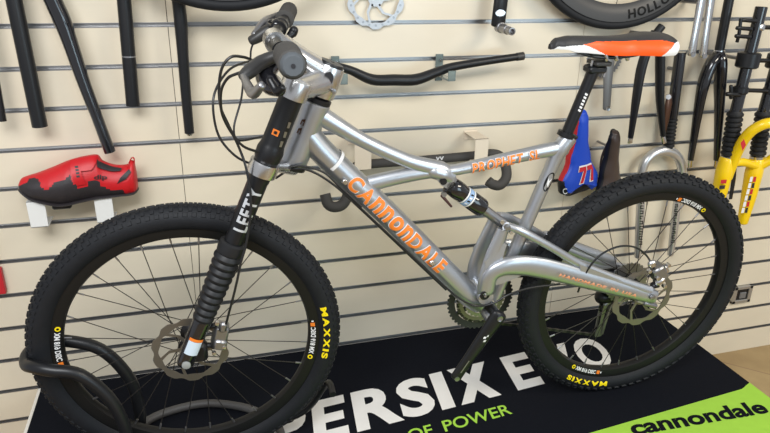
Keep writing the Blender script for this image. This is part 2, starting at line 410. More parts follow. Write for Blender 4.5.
lt = MB(); fnb = on_tube(B(550, 170), B(541.5, 189), .0162, .0162, 1.3, 0, .0008)
ring = [fnb(.5+.5*math.cos(a), .5+.5*math.sin(a)) for a in [2*PI*i/20 for i in range(20)]]; lt.add(ring, [list(range(20))], BLACKM)
fnb = on_tube(B(550, 170), B(541.5, 189), .0162, .0162, 1.3, 0, .0012)
lt.add([fnb(*q_) for q_ in ((.25, .3), (.45, .55), (.3, .75), (.6, .7), (.75, .4), (.55, .45))], [[0, 1, 2, 3, 4, 5]], WHITE)
part('round_badge', lt, 0, frame)
lt = MB(); fnb = on_tube(HT0.lerp(HT1, .25), HT0.lerp(HT1, .62), .0292, .0292, .8, .55, .0012)
for a0 in (0, .55): lt.add([fnb(q_[0]*.7, .3+q_[1]*.55) for q_ in ((a0, .2), (a0+.1, .75), (a0+.4, .8), (a0+.42, .6), (a0+.18, .55), (a0+.2, .3), (a0+.4, .35), (a0+.42, .15))], [list(range(8))], COPPER)
part('head_badge', lt, 0, frame)
# headset rings and seat collar
hs = MB(); hs.lathe([(.026, 0), (.0295, .001), (.0295, .010), (.024, .013)], BLACKM, HT0+hd*.002, hd, 28); part('headset_cup', hs)
hs = MB(); hs.lathe([(.026, 0), (.0315, -.001), (.0315, -.008), (.024, -.011)], BLACKM, HT1-hd*.002, hd, 28); part('headset_cup', hs)
SP0, SP1 = B(566, 135.5), B(593, 71.5); sd = (SP1-SP0).normalized()
sc_ = MB(); sc_.lathe([(.0165, -.004), (.0215, -.003), (.0215, .008), (.0165, .009)], BLACKM, SP0, sd, 24); sc_.box(SP0+V((.021, 0, -.004)), (.012, .02, .009), BLACKM, bev=.002)
part('seat_collar', sc_)
sp = MB(); sp.tube([SP0-sd*.02, SP0+sd*.05, SP1-sd*.02, SP1+sd*.004], [.0136, .0136, .0136, .0150], BLACKM, 22)
sp.box(SP1+V((.004, 0, .006)), (.045, .034, .016), BLACKM, bev=.004); sp.box(SP1+V((.012, 0, .020)), (.040, .046, .010), ANOD, bev=.003)
for dx in (-.012, .026): sp.tube([SP1+V((dx, -.004, -.012)), SP1+V((dx+.004, -.004, .026))], .003, POLISH, 8)
seatpost = part('seat_post', sp)
lt = MB(); fnb = on_tube(SP0+sd*.062, SP0+sd*.108, .0137, .0137, .5, .15, .0006)
for i in range(6): lt.add([fnb(*q_) for q_ in ((i/6, 0), (i/6+.10, 0), (i/6+.13, 1), (i/6+.03, 1))], [[0, 1, 2, 3]], WHITE)
part('seat_post_lettering', lt, 0, seatpost)

# --- saddle, shared shape: nose at s = 0, tail at s = 1
def interp(tab, s_):
    for (a, va), (b_, vb) in zip(tab, tab[1:]):
        if s_ <= b_:
            t = (s_-a)/(b_-a); t = t*t*(3-2*t); return va+(vb-va)*t
    return tab[-1][1]
class Saddle:
    def __init__(s, L, halfw=.066, notch=0., skirt=.036, rise=.010, dome=.5):
        s.L, s.hw, s.notch, s.sk, s.rise, s.dome = L, halfw, notch, skirt, rise, dome
    def pt(s, a, t, lift=0.):
        hw = interp([(0, .006), (.03, .015), (.10, .022), (.35, .027), (.6, .043), (.85, s.hw), (.95, s.hw*.97), (1, s.hw*.70)], a)
        zt = interp([(0, -.016), (.05, -.004), (.15, 0), (.5, -.002), (.85, s.rise*.8), (.96, s.rise*.5), (1, -.006)], a)
        sk = interp([(0, .012), (.06, .022), (.2, s.sk*.80), (.5, s.sk*.9), (.84, s.sk), (.93, s.sk*.95), (1, s.sk*.45)], a)
        th = abs(t)*1.83; y = hw*math.sin(min(th, 1.83)); sgn = 1 if t >= 0 else -1
        z = zt-sk*(1-math.cos(th))/(1-math.cos(1.83))*(s.dome+(1-s.dome)*abs(t))
        x = a*s.L
        if a > .8: x -= s.notch*((a-.8)/.2)**2*max(0, 1-abs(t)/.55)
        return V((x+lift*0, sgn*y*(1+lift/max(hw, .01)), z+lift))
    def mesh(s, fn_mat, M4, nu=150, nt_=72):
        mb = MB(); vs = []
        for i in range(nu+1):
            for j in range(nt_+1): vs.append(M4 @ s.pt(i/nu, -1+2*j/nt_))
        k = len(vs)
        for i in range(nu+1):                           # underside
            p0 = s.pt(i/nu, -1); p1 = s.pt(i/nu, 1)
            vs.append(M4 @ (p0*.78+p1*.22+V((0, 0, .008)))); vs.append(M4 @ (p0*.22+p1*.78+V((0, 0, .008))))
        groups = {}
        w_ = nt_+1
        for i in range(nu):
            for j in range(nt_):
                m_ = fn_mat((i+.5)/nu, -1+2*(j+.5)/nt_); groups.setdefault(m_, []).append([i*w_+j, i*w_+j+1, (i+1)*w_+j+1, (i+1)*w_+j])
            groups.setdefault(DARKHOLE, []).extend([[i*w_, (i+1)*w_, k+2*i+2, k+2*i], [k+2*i, k+2*i+2, k+2*i+3, k+2*i+1], [k+2*i+1, k+2*i+3, (i+1)*w_+nt_, i*w_+nt_]])
        groups[DARKHOLE].append([*range(w_)][::-1]+[k, k+1][:0]); groups[DARKHOLE].append([nu*w_+j for j in range(w_)])
        o_ = len(mb.v); mb.v += vs
        for m_, fs in groups.items():
            q_ = mb.mi(m_)
            for f_ in fs: mb.f.append(f_); mb.fm.append(q_)
        return mb
    def rails(s, M4, m_):
        mb = MB()
        for sg in (-1, 1):
            mb.tube([M4 @ V((x*s.L, sg*y, z)) for x, y, z in ((.12, .008, -.020), (.25, .016, -.036), (.40, .021, -.044), (.58, .022, -.044), (.72, .030, -.036), (.86, .040, -.020))], .0036, m_, 10, k=5)
        return mb
nose, tail = B(550, 43.5, .0), B(666, 43.5, 0.)
SL = (tail-nose).length
MS = Matrix.Translation(V((nose.x, 0, nose.z+.016)))
sad = Saddle(SL, .066, .0, .040, .006, .7)
def sad_mat(a, t):
    t = abs(t)
    edge = interp([(0, 1.2), (.18, 1.0), (.235, .64), (.36, .47), (.5, .42), (.8, .44), (1, .60)], a)
    low = .66+.36*(a-.235)/.20
    end = .970-.27*max(0, t-.42)
    if edge < t < low and a < end: return ORANGES
    if a >= end and t > .52: return WHITE
    if a < .5 and t > interp([(0, 1.0), (.05, .84), (.235, .68), (.45, .9)], a): return WHITE
    return SADB
saddle = part('saddle', sad.mesh(sad_mat, MS), 50)
rl = sad.rails(MS, BLACKM); part('saddle_rails', rl, 40, saddle)
rl = MB()
for x_ in (.125, .150, .178): rl.tube([MS @ V((x_, -.020, -.032)), MS @ V((x_+.008, -.020, -.050))], .0055, POLISH, 10, round_ends=.6)
rl.box(MS @ V((.150, 0, -.034)), (.13, .05, .020), BLACKM, bev=.006); part('saddle_clamp', rl, 40, saddle)

# --- swingarm with link and lettering
sw = MB()
for sg in (1, -1):
    n = .045*sg
    def Q(px, py, nn=None):                              # measured on the near side, mirrored to the far side
        p = B(px, py, .045 if nn is None else nn); return V((p.x, p.y*sg, p.z))
    sw.tube([Q(508, 226, .030), Q(522, 231.5, .040), Q(550, 246.5), Q(578, 263), Q(612, 278, .052), Q(650, 291, .062)], [(.010, .009), (.0105, .0105), (.0095, .010), (.0095, .0105), (.010, .013), (.010, .014)], SILVER, 16, ref=NN, k=4)
    sw.tube([Q(486, 292, .036), Q(490, 276, .038), Q(500, 268.5, .042), Q(517, 265.5), Q(542, 268), Q(580, 277.5, .050), Q(616, 287, .055), Q(654, 297, .062)], [(.014, .022), (.014, .022), (.013, .0225), (.0125, .0265), (.0125, .0285), (.012, .0265), (.012, .024), (.012, .0205)], SILVER, 18, ref=NN, k=4, round_ends=.35)
    sw.prism([Q(578, 263, .05), Q(580, 272, .05), Q(640, 296, .058), Q(648, 290, .06)], .014, SILVER, NN)
    sw.tube([Q(485, 296, .034), Q(487, 278, .034), Q(493, 256, .030), Q(503, 229, .026)], [(.010, .022), (.010, .023), (.009, .0205), (.010, .016)], SILVER, 16, ref=NN, k=5)
    sw.prism([Q(484, 262, .034), Q(500, 240, .030), Q(506, 244, .030), Q(500, 262, .036), Q(496, 272, .036), Q(486, 276, .036)], .010, SILVER, NN)
    sw.prism([Q(482, 288, .036), Q(492, 262, .036), Q(508, 258, .038), Q(522, 260, .040), Q(522, 274, .040), Q(502, 282, .038)], .012, SILVER, NN)
    dc = V((RHUB-BO).dot(BA) and ((RHUB-BO).dot(BA), 0, (RHUB-BO).dot(BB_)))
    e = Q(656, 290, .062)
    sw.prism([Q(640, 284, .055), Q(654, 288, .055), Q(656, 293, .055), Q(654, 303, .055), Q(648, 305, .055), Q(636, 301, .055)], .012, SILVER, NN)
    sw.lathe([(.020, -.007), (.021, 0), (.020, .007)], SILVER, Q(485, 296, .036), (0, 1, 0), 22)
sw.tube([B(545, 235, -.05), B(580, 250, -.055), B(612, 262, -.06)], [(.012, .012), (.013, .018), (.012, .020)], SILVER, 18, ref=NN, k=4, round_ends=.6)
sw.tube([B(507, 227, .03), B(507, 227, -.03)*1.0], .011, SILVER, 16)
swing = part('swingarm', sw)
lt = MB(); pa, pb_ = B(556, 271.5, .047), B(633, 292.5, .057)
fnb = on_tube(pa, pb_, .012, .0170, .66, .0, .0012); letters(lt, 'HANDMADE IN USA', mat('pale_orange_lettering', srgb(226, 150, 108), .45), fnb, .03, True, .1, .1)
o = part('swingarm_lettering', lt, 0, swing); o['label'] = 'orange lettering'
bt = MB()
bt.lathe([(.0125, 0), (.0125, .003), (.0075, .004), (.006, .001)], BLACKM, B(484.5, 295, .046), NN, 20); bt.lathe([(.004, .0), (.004, .006)], GREYMET, B(484.5, 295, .046), NN, 6)
part('pivot_bolt', bt); bt = MB(); bt.lathe([(.0075, -.002), (.0075, .005), (.003, .006)], GREYMET, B(507, 227, .038), NN, 16); part('pivot_bolt', bt); bt = MB(); bt.lathe([(.008, -.004), (.008, .005)], BLACKM, B(443, 181, .018), NN, 16)
part('pivot_bolt', bt)
for q_ in ((502, 222), (511, 232)):
    bt = MB(); bt.lathe([(.005, -.002), (.005, .004)], POLISH, B(*q_, .036), NN, 12); part('pivot_bolt', bt)
# --- rear shock
S0, S1 = B(449, 184), B(505, 225); s_d = (S1-S0).normalized(); SLn = (S1-S0).length
def sp_at(px, py): return (B(px, py)-S0).dot(s_d)
sh = MB()
sh.lathe([(.010, -.004), (.016, .002), (.021, .010), (.0225, .02), (.0225, .036), (.0215, .038), (.0215, .072), (.0225, .074), (.0225, .108), (.0205, .112), (.011, .1125)], BLACKG, S0, s_d, 28)
sh.tube([S0+V((-.006, 0, -.012)), S0+V((.022, 0, -.03))], .010, BLACKG, 14, round_ends=.6)
sh.lathe([(.012, -.017), (.012, .017)], BLACKM, S0, (0, 1, 0), 18)
shock = part('rear_shock', sh)
x = MB(); x.lathe([(.0125, 0), (.0125, SLn-.115)], GREYMET, S0+s_d*.110, s_d, 22); part('shock_shaft', x, 40, shock)
x = MB()
for a0, a1, m_ in ((.046, .050, WHITE), (.051, .063, LBLUE), (.064, .068, WHITE)): x.lathe([(.0219, a0), (.0219, a1)], m_, S0, s_d, 28, caps=False)
fnb = on_tube(S0+s_d*.0525, S0+s_d*.0615, .0222, .0222, 1.5, .1, .0006)
for i in range(4): x.add([fnb(*q_) for q_ in ((.1, i/4), (.9, i/4+.05), (.9, i/4+.17), (.1, i/4+.12))], [[0, 1, 2, 3]], BLACKM if i % 2 else WHITE)
part('shock_label', x, 40, shock)
x = MB(); x.tube([S0+V((-.020, -.012, -.022)), S0+V((.004, -.016, -.050))], [.004, .0028], mat('dark_red_lever', srgb(70, 40, 38), .4), 10, round_ends=.6)
x.lathe([(.006, -.004), (.006, .004)], GREYMET, S0+V((-.016, -.014, -.018)), NN, 14); part('shock_lever', x, 40, shock)

# --- wheels
def wheel_empty(name, loc, yaw):
    o = bpy.data.objects.new(name, None); COL.objects.link(o); o.parent = bike; o.location = loc; o.rotation_euler = (0, 0, yaw); o['_b'] = (0, 0, 0); o.empty_display_size = .05
    return o
TR, TW = .309, .0275
def tyre_prof(k=20):
    pr = []
    for i in range(k+1):
        a = -PI*.80+1.6*PI*i/k; pr.append((TR+TW*.98*math.cos(a), TW*math.sin(a)))
    return pr
def make_tyre(N=76, h_=.0042, big=1.):
    mb = MB(); mb.lathe(tyre_prof(), RUBBER, (0, 0, 0), (0, 1, 0), 120, caps=False)
    def knob(ang, phi, la, lw, h):
        r0 = TR+(TW-.002)*math.cos(phi); rad = V((math.cos(ang), 0, math.sin(ang))); tan = V((-math.sin(ang), 0, math.cos(ang))); lat = V((0, 1, 0))
        out = rad*math.cos(phi)+lat*math.sin(phi); side = lat*math.cos(phi)-rad*math.sin(phi)
        c = rad*TR+out*(TW-.0012); vs = []
        for hh, sc2 in ((0, 1), (h, .82)):
            for sx, sy in ((-1, -1), (1, -1), (1, 1), (-1, 1)): vs.append(c+out*hh+tan*(la*sx*sc2)+side*(lw*sy*sc2))
        mb.add(vs, [[0, 1, 5, 4], [1, 2, 6, 5], [2, 3, 7, 6], [3, 0, 4, 7], [4, 5, 6, 7]], RUBBER)
    for i in range(N):
        a = 2*PI*i/N
        for phi, off, la, lw in ((-.22, 0, .0072, .0045), (.22, .5, .0072, .0045), (-.62, .5, .006, .0042), (.62, 0, .006, .0042), (-1.02, .05, .0075, .0048), (1.02, .55, .0075, .0048)):
            knob(a+off*2*PI/N, phi, la*big, lw, h_)
    return mb
def make_rim():
    mb = MB(); pr = [(.289, -.013), (.291, -.0145), (.279, -.0145), (.266, -.0115), (.2625, -.004), (.2625, .004), (.266, .0115), (.279, .0145), (.291, .0145), (.289, .013)]
    mb.lathe(pr, RIMB, (0, 0, 0), (0, 1, 0), 110, closed=True); return mb
def rim_text(mb, txt, a0, a1, r0, r1, m_, y, cw=False, bold=.02, unicase=False):
    # angles measured counter-clockwise as seen from the bike's left
    def fn(s_, h):
        a = a0+(a1-a0)*s_; r = r0+(r1-r0)*h; yy = y(r) if callable(y) else y
        return V((r*math.cos(a), yy, r*math.sin(a)))
    letters(mb, txt, m_, fn, bold, unicase)
def rim_y(r):                    # left flank of rim, a little proud of the wall
    return -(.0150 if r > .279 else .0115+(r-.266)/.013*.003)-.0009
def tyre_y(r): return -(math.sqrt(max(0, TW**2-((r-TR)/.98)**2)))-.0009
def wheel_decals(root, rim_at, tyre_at):
    for c in rim_at:
        mb = MB(); L = .40; a0 = c-L/2
        ring = []
        for i in range(18):
            a = 2*PI*i/18; ang = a0+.022+.022*math.cos(a); r = .2735+.0058*math.sin(a); ring.append(V((r*math.cos(ang), rim_y(r), r*math.sin(ang))))
        mb.add(ring, [list(range(18))], YELLOWL)
        ring = []
        for i in range(18):
            a = 2*PI*i/18; ang = a0+.022+.011*math.cos(a); r = .2735+.0028*math.sin(a); ring.append(V((r*math.cos(ang), rim_y(r)-.0006, r*math.sin(ang))))
        mb.add(ring, [list(range(18))], RIMB)
        rim_text(mb, 'XM 819 DISC', a0+.055, a0+.325, .2675, .2790, WHITE, rim_y, bold=.03)
        mb.add([V((r*math.cos(a0+d), rim_y(r), r*math.sin(a0+d))) for d, r in ((.337, .268), (.373, .268), (.373, .278), (.337, .278))], [[0, 1, 2, 3]], ORANGE)
        mb.add([V((r*math.cos(a0+d), rim_y(r), r*math.sin(a0+d))) for d, r in ((.382, .271), (.395, .271), (.395, .276), (.382, .276))], [[0, 1, 2, 3]], WHITE)
        o_ = mb.build('rim_decal', root, base=(0, 0, 0), smooth=0); o_['label'] = 'white and yellow rim lettering'
    for a0, a1 in tyre_at:
        mb = MB(); rim_text(mb, 'MAXXIS', a0, a1, .2965, .3105, YELLOWL, tyre_y, bold=.045, unicase=True)
        o_ = mb.build('tyre_lettering', root, base=(0, 0, 0), smooth=0); o_['label'] = 'yellow tyre lettering'
def make_rotor(y, scl=1.):
    mb = MB(); N = 10; K = 120; outer, inner = [], []
    for i in range(K):
        a = 2*PI*i/K; s_ = .5+.5*math.cos(a*N); r = .0805-.0055*max(0, s_-.35)/.65; ri = .066-.003*(.5+.5*math.cos(a*N+PI))
        outer.append(V((r*math.cos(a), y, r*math.sin(a)))); inner.append(V((ri*math.cos(a), y, ri*math.sin(a))))
    d = V((0, .0009, 0)); vs = [p-d for p in outer]+[p-d for p in inner]+[p+d for p in outer]+[p+d for p in inner]; fs = []
    for i in range(K):
        j = (i+1) % K; fs += [[i, j, K+j, K+i], [2*K+i, 3*K+i, 3*K+j, 2*K+j], [i, 2*K+i, 2*K+j, j], [K+i, K+j, 3*K+j, 3*K+i]]
    mb.add(vs, fs, STEEL)
    for i in range(6):
        a = 2*PI*i/6; mb.tube([V((.020*math.cos(a-.35), y, .020*math.sin(a-.35))), V((.045*math.cos(a-.05), y, .045*math.sin(a-.05))), V((.066*math.cos(a+.3), y, .066*math.sin(a+.3)))], (.0040, .0008), STEEL, 8, ref=None, k=3) if False else None
        p = [V((r*math.cos(a+o2), y, r*math.sin(a+o2))) for r, o2 in ((.019, -.45), (.044, -.10), (.066, .22), (.0665, .33), (.044, .06), (.019, -.05))]
        mb.prism(p, .0016, STEEL, (0, 1, 0))
    mb.lathe([(.022, -.0009), (.022, .0009)], STEEL, (0, y, 0), (0, 1, 0), 30)
    mb.v = [V((p.x*scl, p.y, p.z*scl)) for p in mb.v]
    return mb
def make_hub(wf, wr_, rf):
    mb = MB()
    mb.lathe([(.009, -wf-.010), (.014, -wf-.008), (.018, -wf-.004), (rf, -wf-.001), (rf, -wf+.002), (.017, -wf+.008), (.013, 0), (.017, wr_-.008), (rf, wr_-.002), (rf, wr_+.001), (.018, wr_+.004), (.009, wr_+.010)], BLACKM, (0, 0, 0), (0, 1, 0), 28); return mb
def make_spokes(root, wf, wr_, rf, a_off=0., N=28):
    proto = {}
    for i in range(N):
        side = -wf if i % 2 == 0 else wr_; sgn = 1 if (i//2) % 2 == 0 else -1; ang = a_off+2*PI*i/N; ha = ang+sgn*1.05
        key = (i % 2, sgn)
        if key not in proto:
            # built for ang = 0, copies turn about the axle
            p0 = V((rf*.92*math.cos(sgn*1.05), side, rf*.92*math.sin(sgn*1.05))); p1 = V((.2620, side*.06, 0)); d = (p1-p0).normalized()
            mb = MB(); mb.tube([p0, p1], .00105, SPOKE, 6); mb.tube([p1-d*.014, p1+d*.001], .0021, GREYMET, 6)
            o_ = mb.build('spoke', root, base=(0, 0, 0)); proto[key] = o_
        else:
            o_ = proto[key].copy(); COL.objects.link(o_); o_.parent = root
        o_.rotation_euler = (0, -ang, 0)
hubv = lambda h: V(((h-BO).dot(BA), -(h-BO).dot(BN), (h-BO).dot(BB_)))
fw = wheel_empty('front_wheel', hubv(FHUB)+V((0, 0, .005)), math.radians(-2.46)); fw.scale = (1.016, 1.016, 1.016)
ty = make_tyre(112, .0028, .66).build('tyre', fw, base=(0, 0, 0)); rim = make_rim().build('rim', fw, base=(0, 0, 0))
make_hub(.022, .034, .026).build('hub', fw, base=(0, 0, 0)); make_spokes(fw, .022, .034, .027, .08)
make_rotor(-.036, 1.03).build('brake_rotor', fw, base=(0, 0, 0))
wheel_decals(fw, [math.radians(175), math.radians(-4.5)], [(math.radians(14), math.radians(-13))])
rw = wheel_empty('rear_wheel', hubv(RHUB), 0)
make_tyre(84, .0040, .92).build('tyre', rw, base=(0, 0, 0)); t2 = rim.copy(); COL.objects.link(t2); t2.parent = rw
make_hub(.024, .022, .027).build('hub', rw, base=(0, 0, 0)); make_spokes(rw, .024, .022, .027, .05)
make_rotor(-.046, 1.12).build('brake_rotor', rw, base=(0, 0, 0))
wheel_decals(rw, [math.radians(66), math.radians(-112)], [(math.radians(-96.5), math.radians(-124))])
cs = MB()
for i in range(9):
    r = .062-.0045*i; y = .026+.0042*i; N = 30-2*i; pr = []
    for j in range(N*4):
        a = 2*PI*j/(N*4); rr = r+(.0022 if j % 4 in (1, 2) else -.0012); pr.append(V((rr*math.cos(a), y, rr*math.sin(a))))
    cs.prism(pr, .0018, GREYMET, (0, 1, 0))
cs.lathe([(.019, .022), (.019, .064)], BLACKM, (0, 0, 0), (0, 1, 0), 20)
cs.build('cassette', rw, base=(0, 0, 0))

# --- one-sided fork, upper stem
NL = .078
FL = lambda px, py: B(px, py, NL)
ax0, ax1 = FL(186, 361), FL(292, 96); fd = (ax1-ax0).normalized()
def along(px, py): return (FL(px, py)-ax0).dot(fd)
fk = MB()
aU = along(292, 96); aC1 = along(263, 162); aC0 = along(259, 173); aK = along(268, 146)
fk.lathe([(.0225, aC1), (.0235, aC1+.004), (.0265, aC1+.012), (.0270, aK-.006), (.0245, aK+.004), (.0232, aK+.010), (.0232, aU+.012)], BLACKM, ax0, fd, 30)
aB1 = along(228, 243); aB0 = along(203, 320)
fk.lathe([(.0195, aB1-.02), (.0195, aB1+.03), (.0205, aB1+.05), (.0205, aC0-.018), (.022, aC0-.012), (.022, aC0+.004)], BLACKM, ax0, fd, 28)
fork = part('fork', fk)
x = MB(); x.lathe([(.0225, aC0-.001), (.0295, aC0), (.0300, aC0+.006), (.0300, aC1-.002), (.0290, aC1+.003), (.024, aC1+.004)], POLISH, ax0, fd, 30)
cl = ax0+fd*((aC0+aC1)/2); htb = HT1-hd*.012
x.tube([cl, cl.lerp(htb, .5)+V((0, 0, .002)), htb], [(.012, .016), (.011, .014), (.016, .022)], POLISH, 18, ref=hd, k=4); part('lower_clamp', x, 40, fork)
x = MB()        # rubber bellows
pr = [(.020, aB0-.004)]; nb = 10
for i in range(nb):
    z0 = aB0+(aB1-aB0-.022)*i/nb; z1 = aB0+(aB1-aB0-.022)*(i+1)/nb; w_ = .0215+.0072*(i+.5)/nb
    pr += [(w_-.0035, z0), (w_+.0005, z0+(z1-z0)*.3), (w_+.0012, z0+(z1-z0)*.55), (w_-.0005, z0+(z1-z0)*.8)]
pr += [(.025, aB1-.021), (.0275, aB1-.018), (.0285, aB1-.008), (.0275, aB1+.004), (.0225, aB1+.007)]
x.lathe(pr, BOOT, ax0, fd, 30); part('fork_boot', x, 30, fork)
x = MB()        # lower leg with rounded foot
x.tube([ax0-fd*.004, ax0+fd*.03, ax0+fd*(aB0-.02), ax0+fd*(aB0+.004)], [(.016, .0185), (.0175, .0195), (.0205, .0205), (.0210, .0210)], BLACKG, 26, ref=NN, k=3, round_ends=.8)
x.box(ax0+V((.022, .018, .010)), (.05, .03, .05), BLACKM, bev=.008); x.tube([ax0+V((0, .012, 0)), ax0+V((0, .06, 0))], .012, BLACKM, 18)
foot = part('fork_leg', x, 40, fork)
x = MB(); x.lathe([(.0092, .0), (.0092, .0195), (.0075, .0205)], mat('dull_cap_grey', (.30, .31, .30), .5), ax0+fd*.002, NN, 22); part('axle_cap', x, 40, fork)
x = MB(); fnb = on_tube(ax0+fd*.030, ax0+fd*.072, .0200, .0200, 1.5, .0, .0008)
for a0, a1, m_ in ((0, .82, STICKER), (.83, 1, ORANGE)):
    vs = [fnb(a0 if k_ == 0 else a1, j/8) for k_ in (0, 1) for j in range(9)]; x.add(vs, [[j, j+1, j+10, j+9] for j in range(8)], m_)
o = part('sticker', x, 0, fork); o['label'] = 'pale blue sticker with orange edge'
x = MB()
fnb = on_tube(ax0+fd*along(234, 226), ax0+fd*along(250, 183), .0206, .0206, 1.35, .05, .0008)
letters(x, 'LEFTY', mat('silver_print', (.62, .64, .66), .35, metal=.3), fnb, .03, True, .1)
o = part('fork_lettering', x, 0, fork); o['label'] = 'silver fork lettering'; x = MB()
fnb2 = on_tube(ax0+fd*(aK+.03), ax0+fd*(aK+.042), .0234, .0234, .55, .35, .0008); x.add([fnb2(*q_) for q_ in ((0, 0), (1, 0), (1, 1), (0, 1))], [[0, 1, 2, 3]], ORANGE)
fnb2 = on_tube(ax0+fd*(aK+.033), ax0+fd*(aK+.039), .0234, .0234, .25, .35, .0012); x.add([fnb2(*q_) for q_ in ((0, 0), (1, 0), (1, 1), (0, 1))], [[0, 1, 2, 3]], BLACKM)
for i in range(3):
    fnb2 = on_tube(ax0+fd*(aK+.012+.02*i), ax0+fd*(aK+.024+.02*i), .0234, .0234, .3, -.45, .0008); x.add([fnb2(*q_) for q_ in ((0, 0), (1, .1), (1, 1), (0, .8))], [[0, 1, 2, 3]], GREYMET)
o = part('fork_decal', x, 0, fork); o['label'] = 'orange square fork mark'
# stem: leg clamp, steerer body, arm to the bar
BARC = V((.213, 0, 1.012))
x = MB()
x.lathe([(.0235, aU-.004), (.0290, aU-.002), (.0290, aU+.028), (.0270, aU+.033), (.010, aU+.035)], POLISH, ax0, fd, 30)
st0 = HT0+hd*.016; st1 = HT0+hd*.082
x.lathe([(.0265, 0), (.0305, .002), (.0320, .03), (.0305, .060), (.0285, .066)], POLISH, st0, hd, 30)
uc = ax0+fd*(aU+.014)
x.tube([uc, uc.lerp(st0+hd*.03, .5), st0+hd*.034], [(.020, .024), (.023, .026), (.027, .030)], POLISH, 22, ref=hd, k=3)
x.tube([st0+hd*.045, st0.lerp(BARC, .55)+hd*.02, BARC+V((.012, 0, -.004))], [(.024, .027), (.022, .024), (.021, .024)], POLISH, 18, ref=hd, k=4)
x.tube([BARC+V((.002, -.024, 0)), BARC+V((.002, .024, 0))], .0215, POLISH, 20)
stem = part('stem', x)
x = MB(); x.lathe([(.0262, 0), (.0262, .004), (.0245, .0065), (.006, .007), (.005, .005)], BLACKM, st0+hd*.0655, hd, 30)
part('stem_cap', x, 40, stem)
x = MB(); oc = B(328, 79.5, .0345); e1 = hd; e2 = hd.cross(NN)
ring = [2*PI*i/24 for i in range(24)]
x.add([oc+e1*(.0150*math.cos(a))+e2*(.0105*math.sin(a)) for a in ring]+[oc-NN*.012+e1*(.0150*math.cos(a))+e2*(.0105*math.sin(a)) for a in ring], [list(range(24))]+[[i, (i+1) % 24, 24+(i+1) % 24, 24+i] for i in range(24)], DARKHOLE)
part('stem_side_opening', x, 40, stem)
x = MB()
for q_, nn in (((333, 90), .02), ((330, 68), .012), ((312, 94), .045)): x.lathe([(.0045, 0), (.0045, .012), (.002, .0125)], GREYMET, B(*q_, nn), NN, 10)
part('stem_bolt', x, 40, stem)
# handlebar
LE, RE = B(293.3, 66.2, .33), B(289.5, 9.5, -.33)
hb = MB(); c1 = BARC
hp = [LE.lerp(c1, .06)+V((0, 0, 0)), LE.lerp(c1, .40)+V((.004, 0, 0)), LE.lerp(c1, .75)+V((-.001, 0, -.004)), c1+V((0, -.035, 0)), c1+V((0, .035, 0)), RE.lerp(c1, .75)+V((-.006, 0, -.004)), RE.lerp(c1, .40), RE.lerp(c1, .06)]
hb.tube(hp, [.0111, .0111, .013, .0158, .0158, .013, .0111, .0111], BLACKM, 20, k=4); hbar = part('handlebar', hb)
def grip(e0, e1_, fat=1.):
    x_ = MB(); d = (e1_-e0).normalized(); L = (e1_-e0).length
    x_.lathe([(.0150, .001), (.0172, .003), (.0175, .010), (.0180, .018)], GRIPEND, e0, d, 12)
    pr_ = [(.0170, .012), (.0198, .014)]
    for i in range(12):
        a = .018+(L-.03)*i/12; pr_ += [(.0190, a), (.0198, a+.003), (.0188, a+.006)]
    pr_ += [(.0210, L-.010), (.0210, L-.002), (.012, L)]
    x_.lathe(pr_, GRIP, e0, d, 18); x_.lathe([(.0035, -.0004), (.0035, .0012)], DARKHOLE, e0, d, 12)
    
    c_ = (e1_-e0).normalized(); x_.v = [e0+c_*(p-e0).dot(c_)+((p-e0)-c_*(p-e0).dot(c_))*(fat if (p-e0).dot(c_) > .009 else 1) for p in x_.v]
    return part('grip', x_, 30)
gl = hp[0]; grip(LE, LE.lerp(hp[1], .92), 1.12); grip(RE, RE.lerp(hp[6], .92))
# brake levers and shifters
def lever(clamp, d, body, blade, wid, nm='brake_lever'):
    x_ = MB(); x_.tube([clamp-d*.007, clamp+d*.007], .0168, ANOD, 18)
    x_.tube([clamp]+body, [.010]+[.0125]*(len(body)-1)+[.010], ANOD, 14, k=3, round_ends=.5)
    o_ = part(nm, x_); y_ = MB(); y_.tube(blade, wid, GREYMET, 12, ref=NN, k=4, round_ends=.5); part('lever_blade', y_, 40, o_); return o_
dL = (LE-hp[2]).normalized()
lever(hp[1].lerp(hp[2], .28), dL, [B(262, 62, .17), B(250, 71, .19), B(243, 77, .20)], [B(243, 75, .20), B(248, 86, .23), B(254, 93, .27), B(262, 85, .30)], [.006, (.010, .008), (.010, .009), (.006, .006)])
x = MB(); cA = hp[1].lerp(hp[2], .55); x.tube([cA-dL*.008, cA+dL*.008], .0172, BLACKM, 18)
x.tube([cA+V((.0, 0, -.006)), B(266, 74, .16), B(272, 85, .18), B(280, 90, .20)], [.012, .018, .019, .012], BLACKG, 14, k=4, round_ends=.7); shf = part('shifter', x)
x = MB(); x.tube([B(270, 80, .21), B(277, 91, .22), B(283, 88, .235)], [.006, .008, .005], BLACKM, 12, k=3, round_ends=.8); part('shifter_paddle', x, 40, shf)
dR = (RE-hp[5]).normalized()
lever(hp[6].lerp(hp[5], .35), dR, [B(268, 30, -.17), B(258, 37, -.17), B(251, 41, -.17)], [B(254, 35, -.17), B(264, 22, -.21), B(274, 18, -.25), B(281, 14, -.28)], [.007, (.009, .009), (.009, .010), (.006, .007)])
x = MB(); cA = hp[6].lerp(hp[5], .6); x.tube([cA-dR*.008, cA+dR*.008], .0172, BLACKM, 18)
x.tube([cA+V((-.004, 0, .008)), B(272, 27, -.20), B(278, 31, -.19)], [.012, .018, .014], BLACKG, 14, k=4, round_ends=.7); shr = part('shifter', x)
x = MB(); x.tube([B(281, 44, -.12), B(287, 38, -.13), B(292.5, 33, -.14), B(294, 30, -.14)], [.0045, .0055, .0100, .0095], BLACKM, 12, k=3, round_ends=.9); part('shifter_paddle', x, 40, shr)
